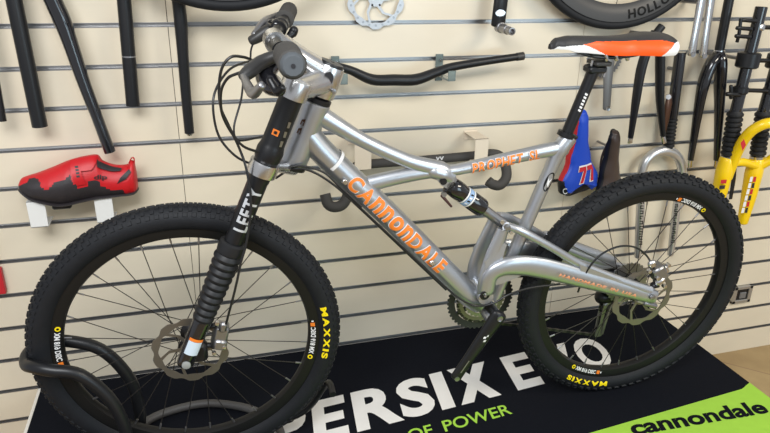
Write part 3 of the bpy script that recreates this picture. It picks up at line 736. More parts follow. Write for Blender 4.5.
x = MB()        # bright clamp bolts by the stem
for q_ in ((273, 38), (277, 41), (270, 41)): x.lathe([(.005, 0), (.0052, .012), (.003, .0125)], POLISH, B(*q_, .03), NN, 10)
part('handlebar_clamp_bolt', x, 40, hbar)

# cables
def cable(pts, r=.0024, m_=CABLE):
    x_ = MB(); x_.tube([B(*p) for p in pts], r, m_, 8, k=6); return part('cable', x_)
cable([(252, 60, .10), (243, 57, .12), (231, 57, .13), (222, 68, .13), (219, 88, .12), (221, 108, .11), (228, 124, .10), (240, 150, .09), (247, 172, .10), (251, 204, .105), (247, 240, .105), (241, 262, .108)], .0026)
cable([(247, 71, .20), (236, 74, .19), (227, 79, .18), (221, 92, .17), (222, 113, .15), (231, 132, .13), (243, 146, .12), (258, 152, .10)], .0026)
cable([(256, 60, -.10), (243, 63, -.05), (229, 70, .0), (217, 87, .04), (213, 106, .06), (218, 134, .06), (232, 153, .06), (249, 163, .05), (277, 169, .035), (300, 166, .035), (323, 172, .035), (340, 187, .035), (362, 207, .036)], .0024)
cable([(254, 41, -.17), (251, 50, -.15), (250, 60, -.12), (244, 78, -.05), (241, 100, .0), (234, 127, .03), (238, 140, .03), (256, 138, .02), (272, 134, .0)], .0022)
cable([(276, 178, .0), (290, 170, .03), (308, 170, .034), (330, 182, .034), (355, 203, .034), (384, 230, .034), (425, 268, .034), (450, 291, .034), (462, 300, .034), (477, 306, .036), (494, 303, .042), (508, 295, .046), (530, 288, .046), (560, 284, .044)], .0026)
cable([(340, 190, .030), (372, 220, .031), (410, 256, .031), (446, 290, .031)], .0022)
x = MB(); x.tube([B(578, 292, .04), B(584, 276, .055), B(598, 257, .06), (B(617, 247, .055)), B(634, 247, .05), B(646, 255, .05), B(654, 268, .05)], .0026, CABLE, 8, k=6); part('cable', x)
x = MB()
for q_ in ((432, 263), (345, 182)): x.box(B(*q_, .034), (.014, .006, .012), POLISH, Matrix.Rotation(.75, 3, 'Y'), .002)
part('cable_clip', x)
# calipers
x = MB(); x.tube([B(241, 262, .108), B(235, 290, .105), B(226, 324, .09)], .0026, CABLE, 8, k=3); part('cable', x)
def caliper(P_, nm, s1=1.):
    x_ = MB()
    for (px, py, n, w_, h_, t_, ang, m_) in P_:
        x_.box(B(px, py, n), (w_, t_, h_), m_, Matrix.Rotation(ang, 3, 'Y'), .005)
    o_ = part(nm, x_); return o_
cp = caliper([(220, 335, .05, .032, .060, .036, .25, GREYMET), (223, 327, .068, .018, .026, .012, .2, GREYMET), (220, 345, .068, .030, .026, .010, .3, GREYMET), (209, 345, .055, .03, .012, .014, .2, BLACKM), (211, 326, .055, .028, .012, .014, -.1, BLACKM)], 'brake_caliper')
x = MB()
for q_ in ((217, 322), (224, 346), (214, 352)):
    x = MB(); x.lathe([(.0045, 0), (.0045, .008), (.002, .0085)], POLISH, B(*q_, .066), NN, 10); part('caliper_bolt', x, 40, cp)
cp = caliper([(658, 272, .046, .036, .046, .034, -.5, GREYMET), (652, 264, .055, .022, .022, .014, -.4, POLISH), (660, 281, .058, .030, .018, .016, -.7, POLISH), (664, 269, .048, .020, .03, .02, -.5, POLISH), (655, 285, .05, .024, .014, .02, .0, BLACKM)], 'brake_caliper')
x = MB()
for q_ in ((648, 270), (656, 277), (667, 264), (663, 285)):
    x = MB(); x.lathe([(.0055, 0), (.0055, .010), (.0025, .0105)], POLISH, B(*q_, .058), NN, 10); part('caliper_bolt', x, 40, cp)
x = MB(); x.lathe([(.008, 0), (.008, .004), (.005, .005)], GREYMET, B(652, 297, .074), NN, 18); x.tube([B(645, 303, .06), B(655, 306, .06)], .008, GREYMET, 12, round_ends=.6); part('rear_axle_end', x)

# --- drive train
CRN = V((B(497, 317, .055).x, 0, B(497, 317, .055).z))
cr = MB(); CRc = V((BBc.x-.004, 0, BBc.z+.006))
c0 = B(498, 316, .066); c1 = B(456, 377, .078); cd = (c1-c0).normalized()
cr.tube([c0-cd*.004, c0+cd*.02, c0.lerp(c1, .35), c0.lerp(c1, .7), c1], [(.012, .022), (.0115, .0215), (.0090, .0185), (.0080, .0160), (.0080, .0160)], BLACKM, 20, ref=NN, k=4, round_ends=.9)
cr.tube([c0+V((0, .004, 0)), V((CRc.x, .05, CRc.z))], .012, BLACKM, 18)
crank = part('crank_arm', cr, 40, None)
x = MB(); x.lathe([(.0075, 0), (.0075, .003), (.004, .0015)], GREYMET, c0+NN*.011, NN, 16)
part('crank_bolt', x, 40, crank)
x = MB(); x.lathe([(.0065, -.012), (.0065, .0095), (.0045, .0092)], GREYMET, c1, NN, 14); part('pedal_thread', x, 40, crank)
x = MB(); fnb = on_tube(c0.lerp(c1, .26), c0.lerp(c1, .40), .012, .0088, 1.2, 0, .0012)
for a, b_ in ((0, .1), (.30, .5), (.6, .15)): x.add([fnb(*q_) for q_ in ((a, b_), (a+.22, b_), (a+.30, b_+.40), (a+.08, b_+.40))], [[0, 1, 2, 3]], WHITE)
fnb = on_tube(c0.lerp(c1, .70), c0.lerp(c1, .90), .012, .0078, .5, .2, .0012); x.add([fnb(*q_) for q_ in ((0, .2), (1, .2), (1, .6), (0, .6))], [[0, 1, 2, 3]], GREYMET)
part('crank_marking', x, 0, crank)
def sprocket(mb, c, r, N, y, m_, rin):
    pr_o, pr_i = [], []
    K = N*4
    for j in range(K):
        a = 2*PI*j/K; rr = r+(.0025 if j % 4 in (1, 2) else -.0018)
        pr_o.append(c+V((rr*math.cos(a), y, rr*math.sin(a)))); pr_i.append(c+V((rin*math.cos(a), y, rin*math.sin(a))))
    d = V((0, .0012, 0)); vs = [p-d for p in pr_o]+[p-d for p in pr_i]+[p+d for p in pr_o]+[p+d for p in pr_i]; fs = []
    for i in range(K):
        j = (i+1) % K; fs += [[i, j, K+j, K+i], [2*K+i, 3*K+i, 3*K+j, 2*K+j], [i, 2*K+i, 2*K+j, j], [K+i, K+j, 3*K+j, 3*K+i]]
    mb.add(vs, fs, m_)
for r, N, y, rin, m_ in ((.0905, 44, .050, .072, mat('outer_ring', (.040, .040, .042), .45, metal=.3)), (.064, 32, .044, .052, STEEL), (.046, 22, .038, .036, GREYMET)):
    x = MB(); sprocket(x, CRc, r, N, y, m_, rin); part('chainring', x, 30)
x = MB()
for i in range(4):
    a = 2*PI*i/4+.5; x.tube([CRc+V((0, .047, 0)), CRc+V((.074*math.cos(a), .047, .074*math.sin(a)))], [(.011, .003), (.007, .003)], BLACKM, 10, ref=(0, 0, 1) if abs(math.sin(a)) < .5 else (1, 0, 0))
c2 = CRc+V((.105, .078, .137)); x.tube([CRc+V((0, .03, 0)), CRc+V((0, .07, 0)), ], .013, BLACKM, 16)
x.tube([CRc+V((0, .074, 0)), CRc+V((.10, .082, .14))], [(.011, .014), (.008, .011)], BLACKG, 14, ref=(0, 1, 0), round_ends=.8); part('chainring_spider', x)
# derailleur
dh = hubv(RHUB)
P1, P2 = B(603, 305, -.045), B(597, 332, -.05)
x = MB()
for n in (-.008, .008):
    o_ = V((0, n, 0)); e = (P2-P1).normalized(); s_ = e.cross(V((0, 1, 0)))
    x.prism([P1+o_+s_*.007, P1+o_-s_*.004-e*.006, P1.lerp(P2, .6)+o_-s_*.004, P2+o_-s_*.012, P2+o_-s_*.008+e*.012, P2+o_+s_*.010+e*.010, P2+o_+s_*.012, P1.lerp(P2, .6)+o_+s_*.004], .0022, BRONZE, (0, 1, 0)) if n < 0 else x.tube([P1+o_, P2+o_], .004, BRONZE, 8)
x.tube([P1, B(612, 298, -.05), B(624, 297, -.05)], [.010, .013, .011], BRONZE, 12, k=3); x.tube([B(622, 297, -.05), B(636, 294, -.045)], .010, GREYMET, 12, round_ends=.5)
x.tube([P2+V((.01, -.01, 0)), B(606, 320, -.035), B(612, 302, -.04)], .0042, BRONZE, 8, k=3)
x.tube([B(600, 297, -.05), B(616, 296, -.05)], .019, BLACKM, 16, round_ends=.7)
der = part('derailleur', x)
for P_ in (P1+V((.006, 0, -.008)), P2):
    x = MB(); sprocket(x, P_, .017, 11, 0, BLACKM, .012); x.lathe([(.0125, -.002), (.0125, .002)], GREYMET, P_, (0, 1, 0), 16); part('jockey_wheel', x, 30, der)
# chain
x = MB(); yk = .050
def chain_pts():
    p = []; r1 = .0655; c1_ = CRc; r2 = .036; c2_ = V((dh.x, 0, dh.z))
    for i in range(13): a = PI*.5+PI*i/12; p.append(c1_+V((r1*math.cos(a), yk-.005, r1*math.sin(a))))
    p2 = P2+V((-.016, 0, -.006)); p.append(V((p2.x, -P2.y*0+yk, p2.z))); p.append(V((P2.x+.012, yk, P2.z+.010))); p.append(V((P1.x-.004, yk, P1.z+.004)))
    for i in range(9): a = -PI*.5+PI*i/8*1.0; p.append(c2_+V((r2*math.cos(a), yk-.006, r2*math.sin(a))))
    p.append(p[0]); return p
cp_ = chain_pts(); acc = []
for a, b_ in zip(cp_, cp_[1:]):
    L = (b_-a).length; n_ = max(1, int(L/.0127))
    for i in range(n_): acc.append((a.lerp(b_, i/n_), a.lerp(b_, (i+1)/n_)))
for i, (a, b_) in enumerate(acc):
    c_ = (a+b_)/2; d = (b_-a).normalized(); ang = math.atan2(-d.z, d.x); w_ = .0062 if i % 2 else .0044
    x.box(c_, (.0125, w_, .0072), mat('oily_chain_steel', (.07, .068, .06), .4, metal=.7) if i % 2 else BLACKM, Matrix.Rotation(ang, 3, 'Y'))
part('chain', x, 0)

# ------------------------------------------------------------------ wheel stand
def W2(u, n, v): return BMAT @ V((u, -n, v))
sp_ = thing('bike_stand', 'black tubular hoop stand gripping the front wheel of the silver bike', 'bike stand', (-.1, -.45, 0))
x = MB()
def hoop(*q_): return W2(*q_)
def HB(px, py, n): return BMAT @ B(px, py, n)
pts = [hoop(-.185, .075, .016), hoop(-.168, .068, .07), HB(127, 438, .062), HB(121, 418, .058), HB(107, 396, .055), HB(80, 375, .053), HB(52, 370.5, .051), HB(35, 367, .038), hoop(-.340, .012, .342), hoop(-.342, -.018, .347), hoop(-.322, -.046, .350), hoop(-.277, -.054, .346), hoop(-.204, -.052, .312), hoop(-.155, -.052, .225), hoop(-.143, -.054, .13), hoop(-.150, -.062, .06), hoop(-.172, -.070, .016)]
x.tube(pts, .0140, BLACKM, 18, k=6); x.build('wheel_hoop', sp_)
x = MB()
def fl(px, py, z=.013): return on_floor(px, py, z)
far = [V((-.212, -.380, .013)), V((-.225, -.31, .013)), V((-.197, -.258, .013)), V((-.137, -.228, .013)), V((-.042, -.220, .013)), V((.047, -.258, .013)), V((.101, -.305, .013)), V((.135, -.36, .013)), V((.14, -.44, .013))]
near = [V((p.x, -.93-p.y+.07, p.z)) for p in far]
loop = far+[V((.135, -.50, .013))]+near[::-1][1:]+[V((-.212, -.43, .013)), far[0]]
x.tube(loop, (.011, .011), mat('grey_stand_base', (.075, .072, .070), .5), 14, k=5); x.build('stand_base', sp_)
x = MB()
r0, r1 = hoop(.255, -.050, .02), hoop(.33, -.046, .135)
x.tube([V((.11, -.32, .013)), hoop(.22, -.052, .020), hoop(.275, -.050, .05), hoop(.318, -.046, .118), hoop(.325, -.02, .140), hoop(.325, .02, .140)], .0085, BLACKM, 14, k=5); x.build('rear_prong', sp_)

# ------------------------------------------------------------------ things hung on the wall: bars and posts on the left
def W(px, py, y=-.06): return on_wall(px, py, y)
def up_from(p, q_, z):                                   # go on along q->p up to height z
    d = p-q_; return p+d*((z-p.z)/d.z)
def peg(name, x_, z_, L=.09):                            # a plain steel peg in a slat groove
    pass
def seat_post(top, bot, wpx, label, ring=None, y=-.055):
    a, b_ = W(*top, y), W(*bot, y); r = wr(*bot, wpx, y); a2 = up_from(a, b_, 1.17)
    t_ = thing('seat_post', label, 'seat post', b_, 'black tubes hung on the left of the wall')
    x_ = MB(); x_.tube([a2, b_], r, BLACKM, 22); x_.tube([b_-(a2-b_).normalized()*.0005, b_+(a2-b_).normalized()*.002], r*.86, DARKHOLE, 20); x_.build('post_tube', t_)
    h_ = MB(); d = (a2-b_).normalized(); h_.box(a2+d*.012, (.045, .040, .026), BLACKM, bev=.005); h_.box(a2+d*.03, (.040, .046, .010), GREYMET, bev=.003)
    h_.tube([a2+d*.02+V((0, .02, 0)), V((a2.x+d.x*.02, .012, a2.z+.02))], .004, GREYMET, 10); h_.build('post_head', t_)
    if ring:
        p = W(*ring, y); x_ = MB(); q_ = b_+d*((p-b_).dot(d)); x_.tube([q_, q_+d*.0035], r*1.015, GREYMET, 22); x_.build('ring_mark', t_)
    return t_
seat_post((14, 0), (40, 126.5), 14.5, 'thick plain black seat post, the slanting one above the red shoe toe')
seat_post((124, 0), (133, 105.5), 13, 'straight upright black seat post marked with a thin grey line', ring=(127, 57))
def hung_bar(pts, w_, label, y=-.055, tip=None):
    P_ = [W(*p, y) for p in pts]; P_ = [up_from(P_[0], P_[1], 1.22)]+P_; R = [wr(*pts[0], w_[0], y)]+[wr(*p, q_, y) for p, q_ in zip(pts, w_)]
    t_ = thing('handlebar', label, 'handlebar', P_[-1]); x_ = MB(); x_.tube(P_, R, BLACKM if tip else BLACKG, 20, k=5); x_.build('bar_tube', t_)
    x_ = MB(); d = (P_[-1]-P_[-2]).normalized()
    x_.tube([P_[-1]-d*.001, P_[-1]+d*(.006 if tip else .0008)], [R[-1]*.8, R[-1]*.55], POLISH if tip else DARKHOLE, 16); x_.build('end_plug', t_)
    x_ = MB(); x_.tube([P_[0], V((P_[0].x, .012, P_[0].z))], .006, GREYMET, 10); x_.build('wall_peg', t_)
    return t_
hung_bar([(53, 0), (62, 20), (70, 42), (84, 83), (97, 117), (110, 152)], [17.5, 17.5, 15, 12.5, 11, 11], 'slanting black handlebar half, thick above and slim below, pointing at the shoe heel')
hung_bar([(179, 5), (181, 25), (183, 55), (186, 95), (189.5, 133)], [13, 13, 11, 10, 9.5], 'upright black handlebar half with a silver end plug, left of the brake hoses', tip=True)
hung_bar([(-14, 30), (-5, 80), (2.5, 121)], [9, 8.5, 8], 'black bar tip at the left border, above the red shoe toe')

# wheels hung at the top
def hung_wheel(bot, y, R_, rim_d, tyre_w, label, text=None):
    p = on_wall(*bot, y); c = p+V((0, 0, R_))
    t_ = thing('bicycle_wheel', label, 'wheel', c); x_ = MB()
    pr_ = [(R_-tyre_w+tyre_w*math.cos(a), tyre_w*math.sin(a)) for a in [-PI*.8+1.6*PI*i/14 for i in range(15)]]; x_.lathe(pr_, RUBBER, c, (0, 1, 0), 110, caps=False); x_.build('tyre', t_)
    x_ = MB(); r1_ = R_-tyre_w*1.75; w_ = tyre_w*.95
    x_.lathe([(r1_, -w_), (r1_-rim_d*.4, -w_*1.05), (r1_-rim_d*.85, -w_*.6), (r1_-rim_d, 0), (r1_-rim_d*.85, w_*.6), (r1_-rim_d*.4, w_*1.05), (r1_, w_)], mat('satin_dark_rim', (.045, .044, .044), .45), c, (0, 1, 0), 110, closed=True); x_.build('rim', t_)
    x_ = MB(); x_.lathe([(.010, -.045), (.022, -.034), (.022, -.030), (.013, -.02), (.013, .012), (.022, .02), (.022, .024), (.010, .035)], BLACKM, c, (0, 1, 0), 24); x_.build('hub', t_)
    base = None
    for i in range(20):
        if base is None:
            x_ = MB(); x_.tube([c+V((.006, -.03 , .021)), c+V((0, 0, r1_-rim_d))], .0010, SPOKE, 6); base = x_.build('spoke', t_); o_ = base
        else:
            o_ = base.copy(); COL.objects.link(o_); o_.parent = t_
        o_.rotation_euler = (0, 2*PI*i/20, 0)
    x_ = MB(); x_.tube([c, V((c.x, .012, c.z))], .007, GREYMET, 12); x_.build('wall_peg', t_)
    if text:
        x_ = MB(); a0, a1, h0, h1 = text
        def fn_(s_, h):
            a = a0+(a1-a0)*s_; r = r1_-rim_d*(h0+(h1-h0)*h); k_ = (r1_-r)/rim_d
            yy = -w_*(1+.05*k_/.4) if k_ < .4 else -w_*(1.05-.45*(k_-.4)/.45)
            return c+V((r*math.cos(a), yy-.0012, r*math.sin(a)))
        letters(x_, 'HOLLOWGRAM', mat('black_print', (.004, .004, .004), .6, spec=.2), fn_, .03, True, .14); x_.build('rim_lettering', t_, smooth=0)
    return t_
hung_wheel((229, 11.5), -.13, .335, .016, .014, 'slim-rimmed black wheel hanging at the top above the brake lever')
hung_wheel((613, 29.5), -.055, .338, .050, .0125, 'deep-rimmed black wheel with rim lettering, hanging above the orange saddle', (math.radians(-83), math.radians(-24), .14, .66))

# small brake rotor on the wall
rc = on_wall(376, -2, -.012); t_ = thing('brake_rotor', 'bare silver wavy brake disc hanging high on the wall above the handlebar', 'brake disc', rc)
rot_s = make_rotor(0); rs = MB(); rs.mats = [mat('bright_disc_steel', (.50, .50, .51), .4, metal=.85)]; rs.v = [p+rc for p in rot_s.v]; rs.f = rot_s.f; rs.fm = [0]*len(rs.f); rs.build('disc', t_)
x = MB()
for i in range(24):
    a = 2*PI*i/24; x.lathe([(.0032, 0), (.0032, .0004)], GREYMET, rc+V(((.071)*math.cos(a), -.0010, .071*math.sin(a))), (0, -1, 0), 10)
for i in range(6):
    a = 2*PI*i/6; x.lathe([(.003, 0), (.003, .0004)], DARKHOLE, rc+V((.0205*math.cos(a), -.001, .0205*math.sin(a))), (0, -1, 0), 8)
x.build('drilled_holes', t_); x = MB(); x.tube([rc+V((0, -.02, .018)), V((rc.x, .012, rc.z+.018))], .0025, GREYMET, 8); x.build('wall_peg', t_)

# crank with spindle, top centre
y = -.05; t_ = thing('crank_arm', 'black crank arm with silver hollow spindle and oval badge, hanging above the flat handlebar', 'crank arm', W(498, 27, y))
a, b_ = W(501, 0, y), W(498, 25, y); a2 = up_from(a, b_, 1.17)
x = MB(); x.tube([a2, a, b_], [(wr(501, 0, 13, y), .009), (wr(501, 0, 15, y), .010), (wr(498, 25, 15, y), .011)], BLACKM, 20, ref=(1, 0, 0), round_ends=.6); x.build('arm', t_)
x = MB(); e0 = W(499, 27, y); e1_ = on_wall(513, 33.5, -.13); d = V((0, -1, -.05)).normalized(); x.lathe([(.0145, 0), (.0145, .018), (.0125, .019), (.0125, .055), (.0105, .056), (.0105, .082), (.0070, .0825), (.0065, .070), (.001, .070)], GREYMET, e0, d, 24); x.build('spindle', t_)
x = MB(); bc = W(500.5, 13, y-.0112); x.add([bc+V((.015*math.cos(q_), 0, .009*math.sin(q_))) for q_ in [2*PI*i/20 for i in range(20)]], [list(range(20))], POLISH); x.build('oval_badge', t_, smooth=0)
x = MB(); x.tube([a2, V((a2.x, .012, a2.z))], .005, GREYMET, 10); x.build('wall_peg', t_)

# flat riser handlebar in two clear holders
y = -.075; P_ = [W(*p, y) for p in ((318, 62), (335, 66), (351, 70.5), (372, 79.5), (394, 80), (416, 79.5), (436, 72.5), (453, 66.8), (488, 61), (523, 56))]
t_ = thing('handlebar', 'black low-rise handlebar resting across two clear wall holders beside the stem', 'handlebar', P_[4])
x = MB(); x.tube(P_, [.0108, .0108, .0115, .0148, .0157, .0157, .0135, .0120, .0108, .0105], BLACKM, 20, k=5); x.build('bar_tube', t_)
x = MB(); d = (P_[-1]-P_[-2]).normalized(); x.tube([P_[-1]-d*.02, P_[-1]+d*.001], .0116, ANOD, 18); x.build('end_plug', t_)
for (px, py), nm in (((341, 75), 'clear plastic wall holder behind the stem, under the bar'), ((448, 72), 'clear plastic wall holder under the slanting end of the low-rise handlebar')):
    p = W(px, py, y); t_ = thing('wall_holder', nm, 'wall holder', V((p.x, -.004, p.z)), 'clear holders of the low-rise bar'); x = MB()
    x.box((p.x, -.004, p.z+.002), (.022, .006, .075), CLEAR, bev=.001); x.box((p.x, y/2-.012, p.z-.018), (.022, -y+.034, .005), CLEAR, bev=.001); x.box((p.x, y-.030, p.z-.006), (.022, .005, .028), CLEAR, bev=.001); x.build('holder_body', t_)
    x = MB(); x.lathe([(.004, 0), (.004, .004)], POLISH, (p.x+.002, -.007, p.z+.024), (0, -1, 0), 10); x.build('holder_screw', t_)

# C-shaped white brackets
def bracket(front, y, label, m_=WHITEP, group=None, wd_=None):
    # front: px of the four corners of the front face
    c = [on_wall(*p, y) for p in front]; x0 = (c[0].x+c[3].x)/2; x1 = (c[1].x+c[2].x)/2; z1 = (c[0].z+c[1].z)/2; z0 = (c[2].z+c[3].z)/2; th = .003
    t_ = thing('wall_bracket', label, 'bracket', V(((x0+x1)/2, 0, z0)), group); xc = (x0+x1)/2; w_ = x1-x0; x_ = MB()
    x_.box((xc, y+th/2, (z0+z1)/2), (w_, th, z1-z0), m_, bev=.001); x_.box((xc, y/2, z1-th/2), (w_, -y, th), m_, bev=.001); x_.box((xc, y*.6, z0+th/2), (w_, -y*.8, th), m_, bev=.001)
    x_.build('strap', t_); x_ = MB(); x_.box((xc, -.0015, z1-.010), (w_, .003, .030), m_, bev=.001); x_.box((xc, .006, z1+.004), (w_*.9, .012, .0025), m_); x_.build('groove_hook', t_)
    return t_, xc, z1
sb1 = bracket([(26.5, 202), (44.5, 200.5), (48.5, 227), (30, 228)], -.085, 'white C-shaped bracket under the toe of the red shoe', group='white shoe brackets')
sb2 = bracket([(93.5, 196.5), (111.5, 195.5), (115, 222), (97, 223)], -.085, 'white C-shaped bracket under the heel of the red shoe', group='white shoe brackets')
bracket([(354.5, 144), (371.5, 143.5), (371.5, 170), (355, 171)], -.09, 'cream C-shaped bracket behind the bike top tube, holding the left of the drop bar', CREAM, 'cream bar brackets')
bracket([(475, 139.5), (488.5, 138), (488, 163), (475, 164)], -.09, 'cream C-shaped bracket above the orange top tube lettering, holding the drop bar', CREAM, 'cream bar brackets')
# drop bar
y = -.045; yy = -.10
pts = [(325, 194, -.115), (328, 204, -.125), (335, 207, -.13), (343, 204, -.125), (348, 194, -.115), (350, 180, -.085), (352, 170, -.06), (360, 165.5, -.048), (375, 163.5, -.045), (425, 160, -.045), (475, 155.5, -.045), (493, 153.5, -.05), (502, 158, -.065), (506, 168, -.09), (506, 178, -.11), (500, 185, -.12), (493, 184.5, -.12), (488, 181, -.115)]
P_ = [on_wall(*p) for p in pts]
t_ = thing('drop_handlebar', 'black curled drop handlebar behind the bike frame, laid in two cream brackets', 'handlebar', P_[9])
x = MB(); x.tube(P_, [.0150]*7+[.014, .0135, .0135, .0135, .0135]+[.0150]*6, GRIP, 18, k=5); x.build('bar_tube', t_)
x = MB(); p = on_wall(436, 158.2, -.0592); 
for i in range(2): x.add([p+V((a+.012*i, 0, b_)) for a, b_ in ((0, .004), (.003, .004), (.006, -.003), (.009, .004), (.012, .004), (.008, -.006), (.004, -.006))], [list(range(7))], WHITE)
x.build('white_marking', t_, smooth=0)

# ------------------------------------------------------------------ red cycling shoe
y0s = -.060
def shp(px, py): return on_wall(px, py, y0s)
top_c = [(18.5, 184), (21.5, 178.5), (29, 175.5), (37, 173.2), (52, 167.5), (69, 160.5), (84, 156.5), (97, 155), (103, 161), (115, 165), (127, 164.5), (131, 160.5), (134, 162), (136.5, 172), (138, 184)]
bot_c = [(18.7, 186), (21, 190), (28, 194.5), (35, 197.5), (50, 200.5), (64, 202), (80, 199), (96, 196), (104, 195), (115, 193.8), (127, 192.8), (131, 192.4), (134, 191.8), (136.5, 190), (138, 187)]
sT = [shp(*p) for p in top_c]; sB = [shp(*p) for p in bot_c]
wid = [.004, .020, .030, .037, .044, .046, .043, .038, .037, .036, .034, .032, .030, .022, .006]
zst = sb1[2]
shoe = thing('cycling_shoe', 'red and black cycling shoe with hook strap, sitting on two white brackets', 'shoe', (sB[5].x, y0s, sB[5].z))
x = MB(); NC = 72; vs = []
Ti = cat_spline(sT, 12); Bi = cat_spline(sB, 12); Wi = lerp_list(wid, len(Ti)); ns = len(Ti)
for i in range(ns):
    tp, bt_, w_ = Ti[i], Bi[i], Wi[i]; c = (tp+bt_)/2; h = (tp.z-bt_.z)/2; fr_ = i/(ns-1)
    for j in range(NC):
        a = 2*PI*j/NC; cx, sx = math.cos(a), math.sin(a)
        wz = 1.0-.30*max(0, sx)                         # narrower on top
        vs.append(V((tp.x+(bt_.x-tp.x)*(.5-.5*sx), y0s-w_*wz*math.copysign(abs(cx)**.75, cx), c.z+h*math.copysign(abs(sx)**(.85 if sx > 0 else .6), sx))))
fs_r, fs_b = [], []
def seen(p):
    d = p-CAM; z_ = d.dot(CF); return IW/2+FPX*d.dot(CR)/z_, IH/2-FPX*d.dot(CU)/z_
def inside(p, poly):
    x_, y_ = p; r_ = False
    for (xa, ya), (xb, yb) in zip(poly, poly[1:]+poly[:1]):
        if (ya > y_) != (yb > y_) and x_ < (xb-xa)*(y_-ya)/(yb-ya)+xa: r_ = not r_
    return r_
black_area = [(27.5, 182), (29, 178.5), (34, 177.5), (38, 179), (40, 183), (41, 187), (44, 189.5), (48, 189), (51.5, 186), (53.5, 183.5), (58, 182), (65, 179), (70, 174.5), (71, 179), (74, 185), (80, 187), (88, 186.5), (88, 181), (94, 181), (100, 184), (107, 188.5), (112, 190.5), (124, 190), (128, 215), (10, 215), (17, 187)]
for i in range(ns-1):
    for j in range(NC):
        q_ = [i*NC+j, i*NC+(j+1) % NC, (i+1)*NC+(j+1) % NC, (i+1)*NC+j]; ce = sum((vs[k_] for k_ in q_), V((0, 0, 0)))/4; f_ = (i+.5)/(ns-1)
        if ce.y > y0s: ce.y = 2*y0s-ce.y               # both flanks carry the same pattern
        (fs_b if inside(seen(ce), black_area) else fs_r).append(q_)
caps = [list(range(NC)), [(ns-1)*NC+j for j in range(NC)]]
x.v = vs; a = x.mi(RED); b_ = x.mi(SHOEB)
for f_ in fs_r+caps: x.f.append(f_); x.fm.append(a)
for f_ in fs_b: x.f.append(f_); x.fm.append(b_)
x.build('upper', shoe)
x = MB(); so = [Bi[i]+V((0, 0, .003)) for i in range(8, ns-4, 8)]; so_w = [Wi[i]*.93 for i in range(8, ns-4, 8)]
x.tube(so, [(.006, w_) for w_ in so_w], SHOEB, 16, ref=(0, 0, 1), k=2); cl_ = shp(63, 203); x.box((cl_.x, y0s, cl_.z-.003), (.045, .05, .012), BLACKM, bev=.004); x.build('sole', shoe)
def shoe_side(px, py, lift=.002):                        # point on the near flank of the shoe
    p = shp(px, py); best = min(range(ns), key=lambda i: abs((Ti[i].x+Bi[i].x)/2-p.x)); h = (Ti[best].z-Bi[best].z)/2; s_ = max(-.98, min(.98, (p.z-(Ti[best].z+Bi[best].z)/2)/max(h, 1e-4)))
    e = 1/(.85 if s_ > 0 else .6); sx = math.copysign(abs(s_)**e, s_); cx = math.sqrt(max(0, 1-sx*sx)); y_ = y0s-Wi[best]*(1-.30*max(0, sx))*abs(cx)**.75-lift
    return on_wall(px, py, y_)
def patch(mb, poly_l, poly_r, m_, lift=.002, k=8):
    vs_ = []
    for i in range(k+1):
        t = i/k
        def ev(pl): 
            xq = t*(len(pl)-1); q0 = min(int(xq), len(pl)-2); u_ = xq-q0; return tuple(pl[q0][d_]+(pl[q0+1][d_]-pl[q0][d_])*u_ for d_ in (0, 1))
        a_, c_ = ev(poly_l), ev(poly_r)
        for s_ in range(5): vs_.append(shoe_side(a_[0]+(c_[0]-a_[0])*s_/4, a_[1]+(c_[1]-a_[1])*s_/4, lift))
    mb.add(vs_, [[i*5+s_, i*5+s_+1, i*5+s_+6, i*5+s_+5] for i in range(k) for s_ in range(4)], m_)
x = MB(); patch(x, [(70, 160), (70.5, 170), (73, 180), (77, 186)], [(82, 158), (80, 166), (82, 176), (86, 184)], RED, .004); patch(x, [(71, 160), (80, 158), (92, 156), (98, 155.5)], [(77, 171), (84, 171), (92, 170), (96, 163)], RED, .0035)
stp = x.build('strap', shoe)
x = MB()
for i in range(4): patch(x, [(74.6+.5*i, 166+3.2*i), (75.2+.5*i, 168+3.2*i)], [(78+.5*i, 165.6+3.2*i), (78.4+.5*i, 167.6+3.2*i)], SHOEB, .0048, 2)
x.build('strap_marking', shoe)
x = MB(); patch(x, [(97, 158), (101, 162), (112, 166.5), (122, 168)], [(97, 167), (102, 169), (112, 171.5), (120, 171)], SHOEB, .0018); patch(x, [(120, 178), (125, 173), (129, 169)], [(117, 184), (126, 179), (131, 172)], SHOEB, .0018); x.build('lining_panel', shoe)
x = MB()
def sf(s_, h): return shoe_side(94+13*s_, 181-6*h-.5*s_, .0022)
letters(x, 'dlp', SHOEB, sf, .02); x.build('shoe_lettering', shoe, smooth=0)
x = MB(); x.tube([shp(129, 163), shp(131.5, 158), shp(134, 158.5), shp(134.5, 164)], (.0015, .006), RED, 10, ref=(1, 0, .2), k=3); x.build('heel_loop', shoe)

# ------------------------------------------------------------------ right side: saddles, cranks, forks
def frame_matrix(p0, p1, face):                          # x runs p0 -> p1, z towards face
    xa = (p1-p0).normalized(); za = V(face); za = (za-xa*za.dot(xa)).normalized(); ya = za.cross(xa)
    M_ = Matrix((xa, ya, za)).transposed().to_4x4(); M_.translation = p0; return M_
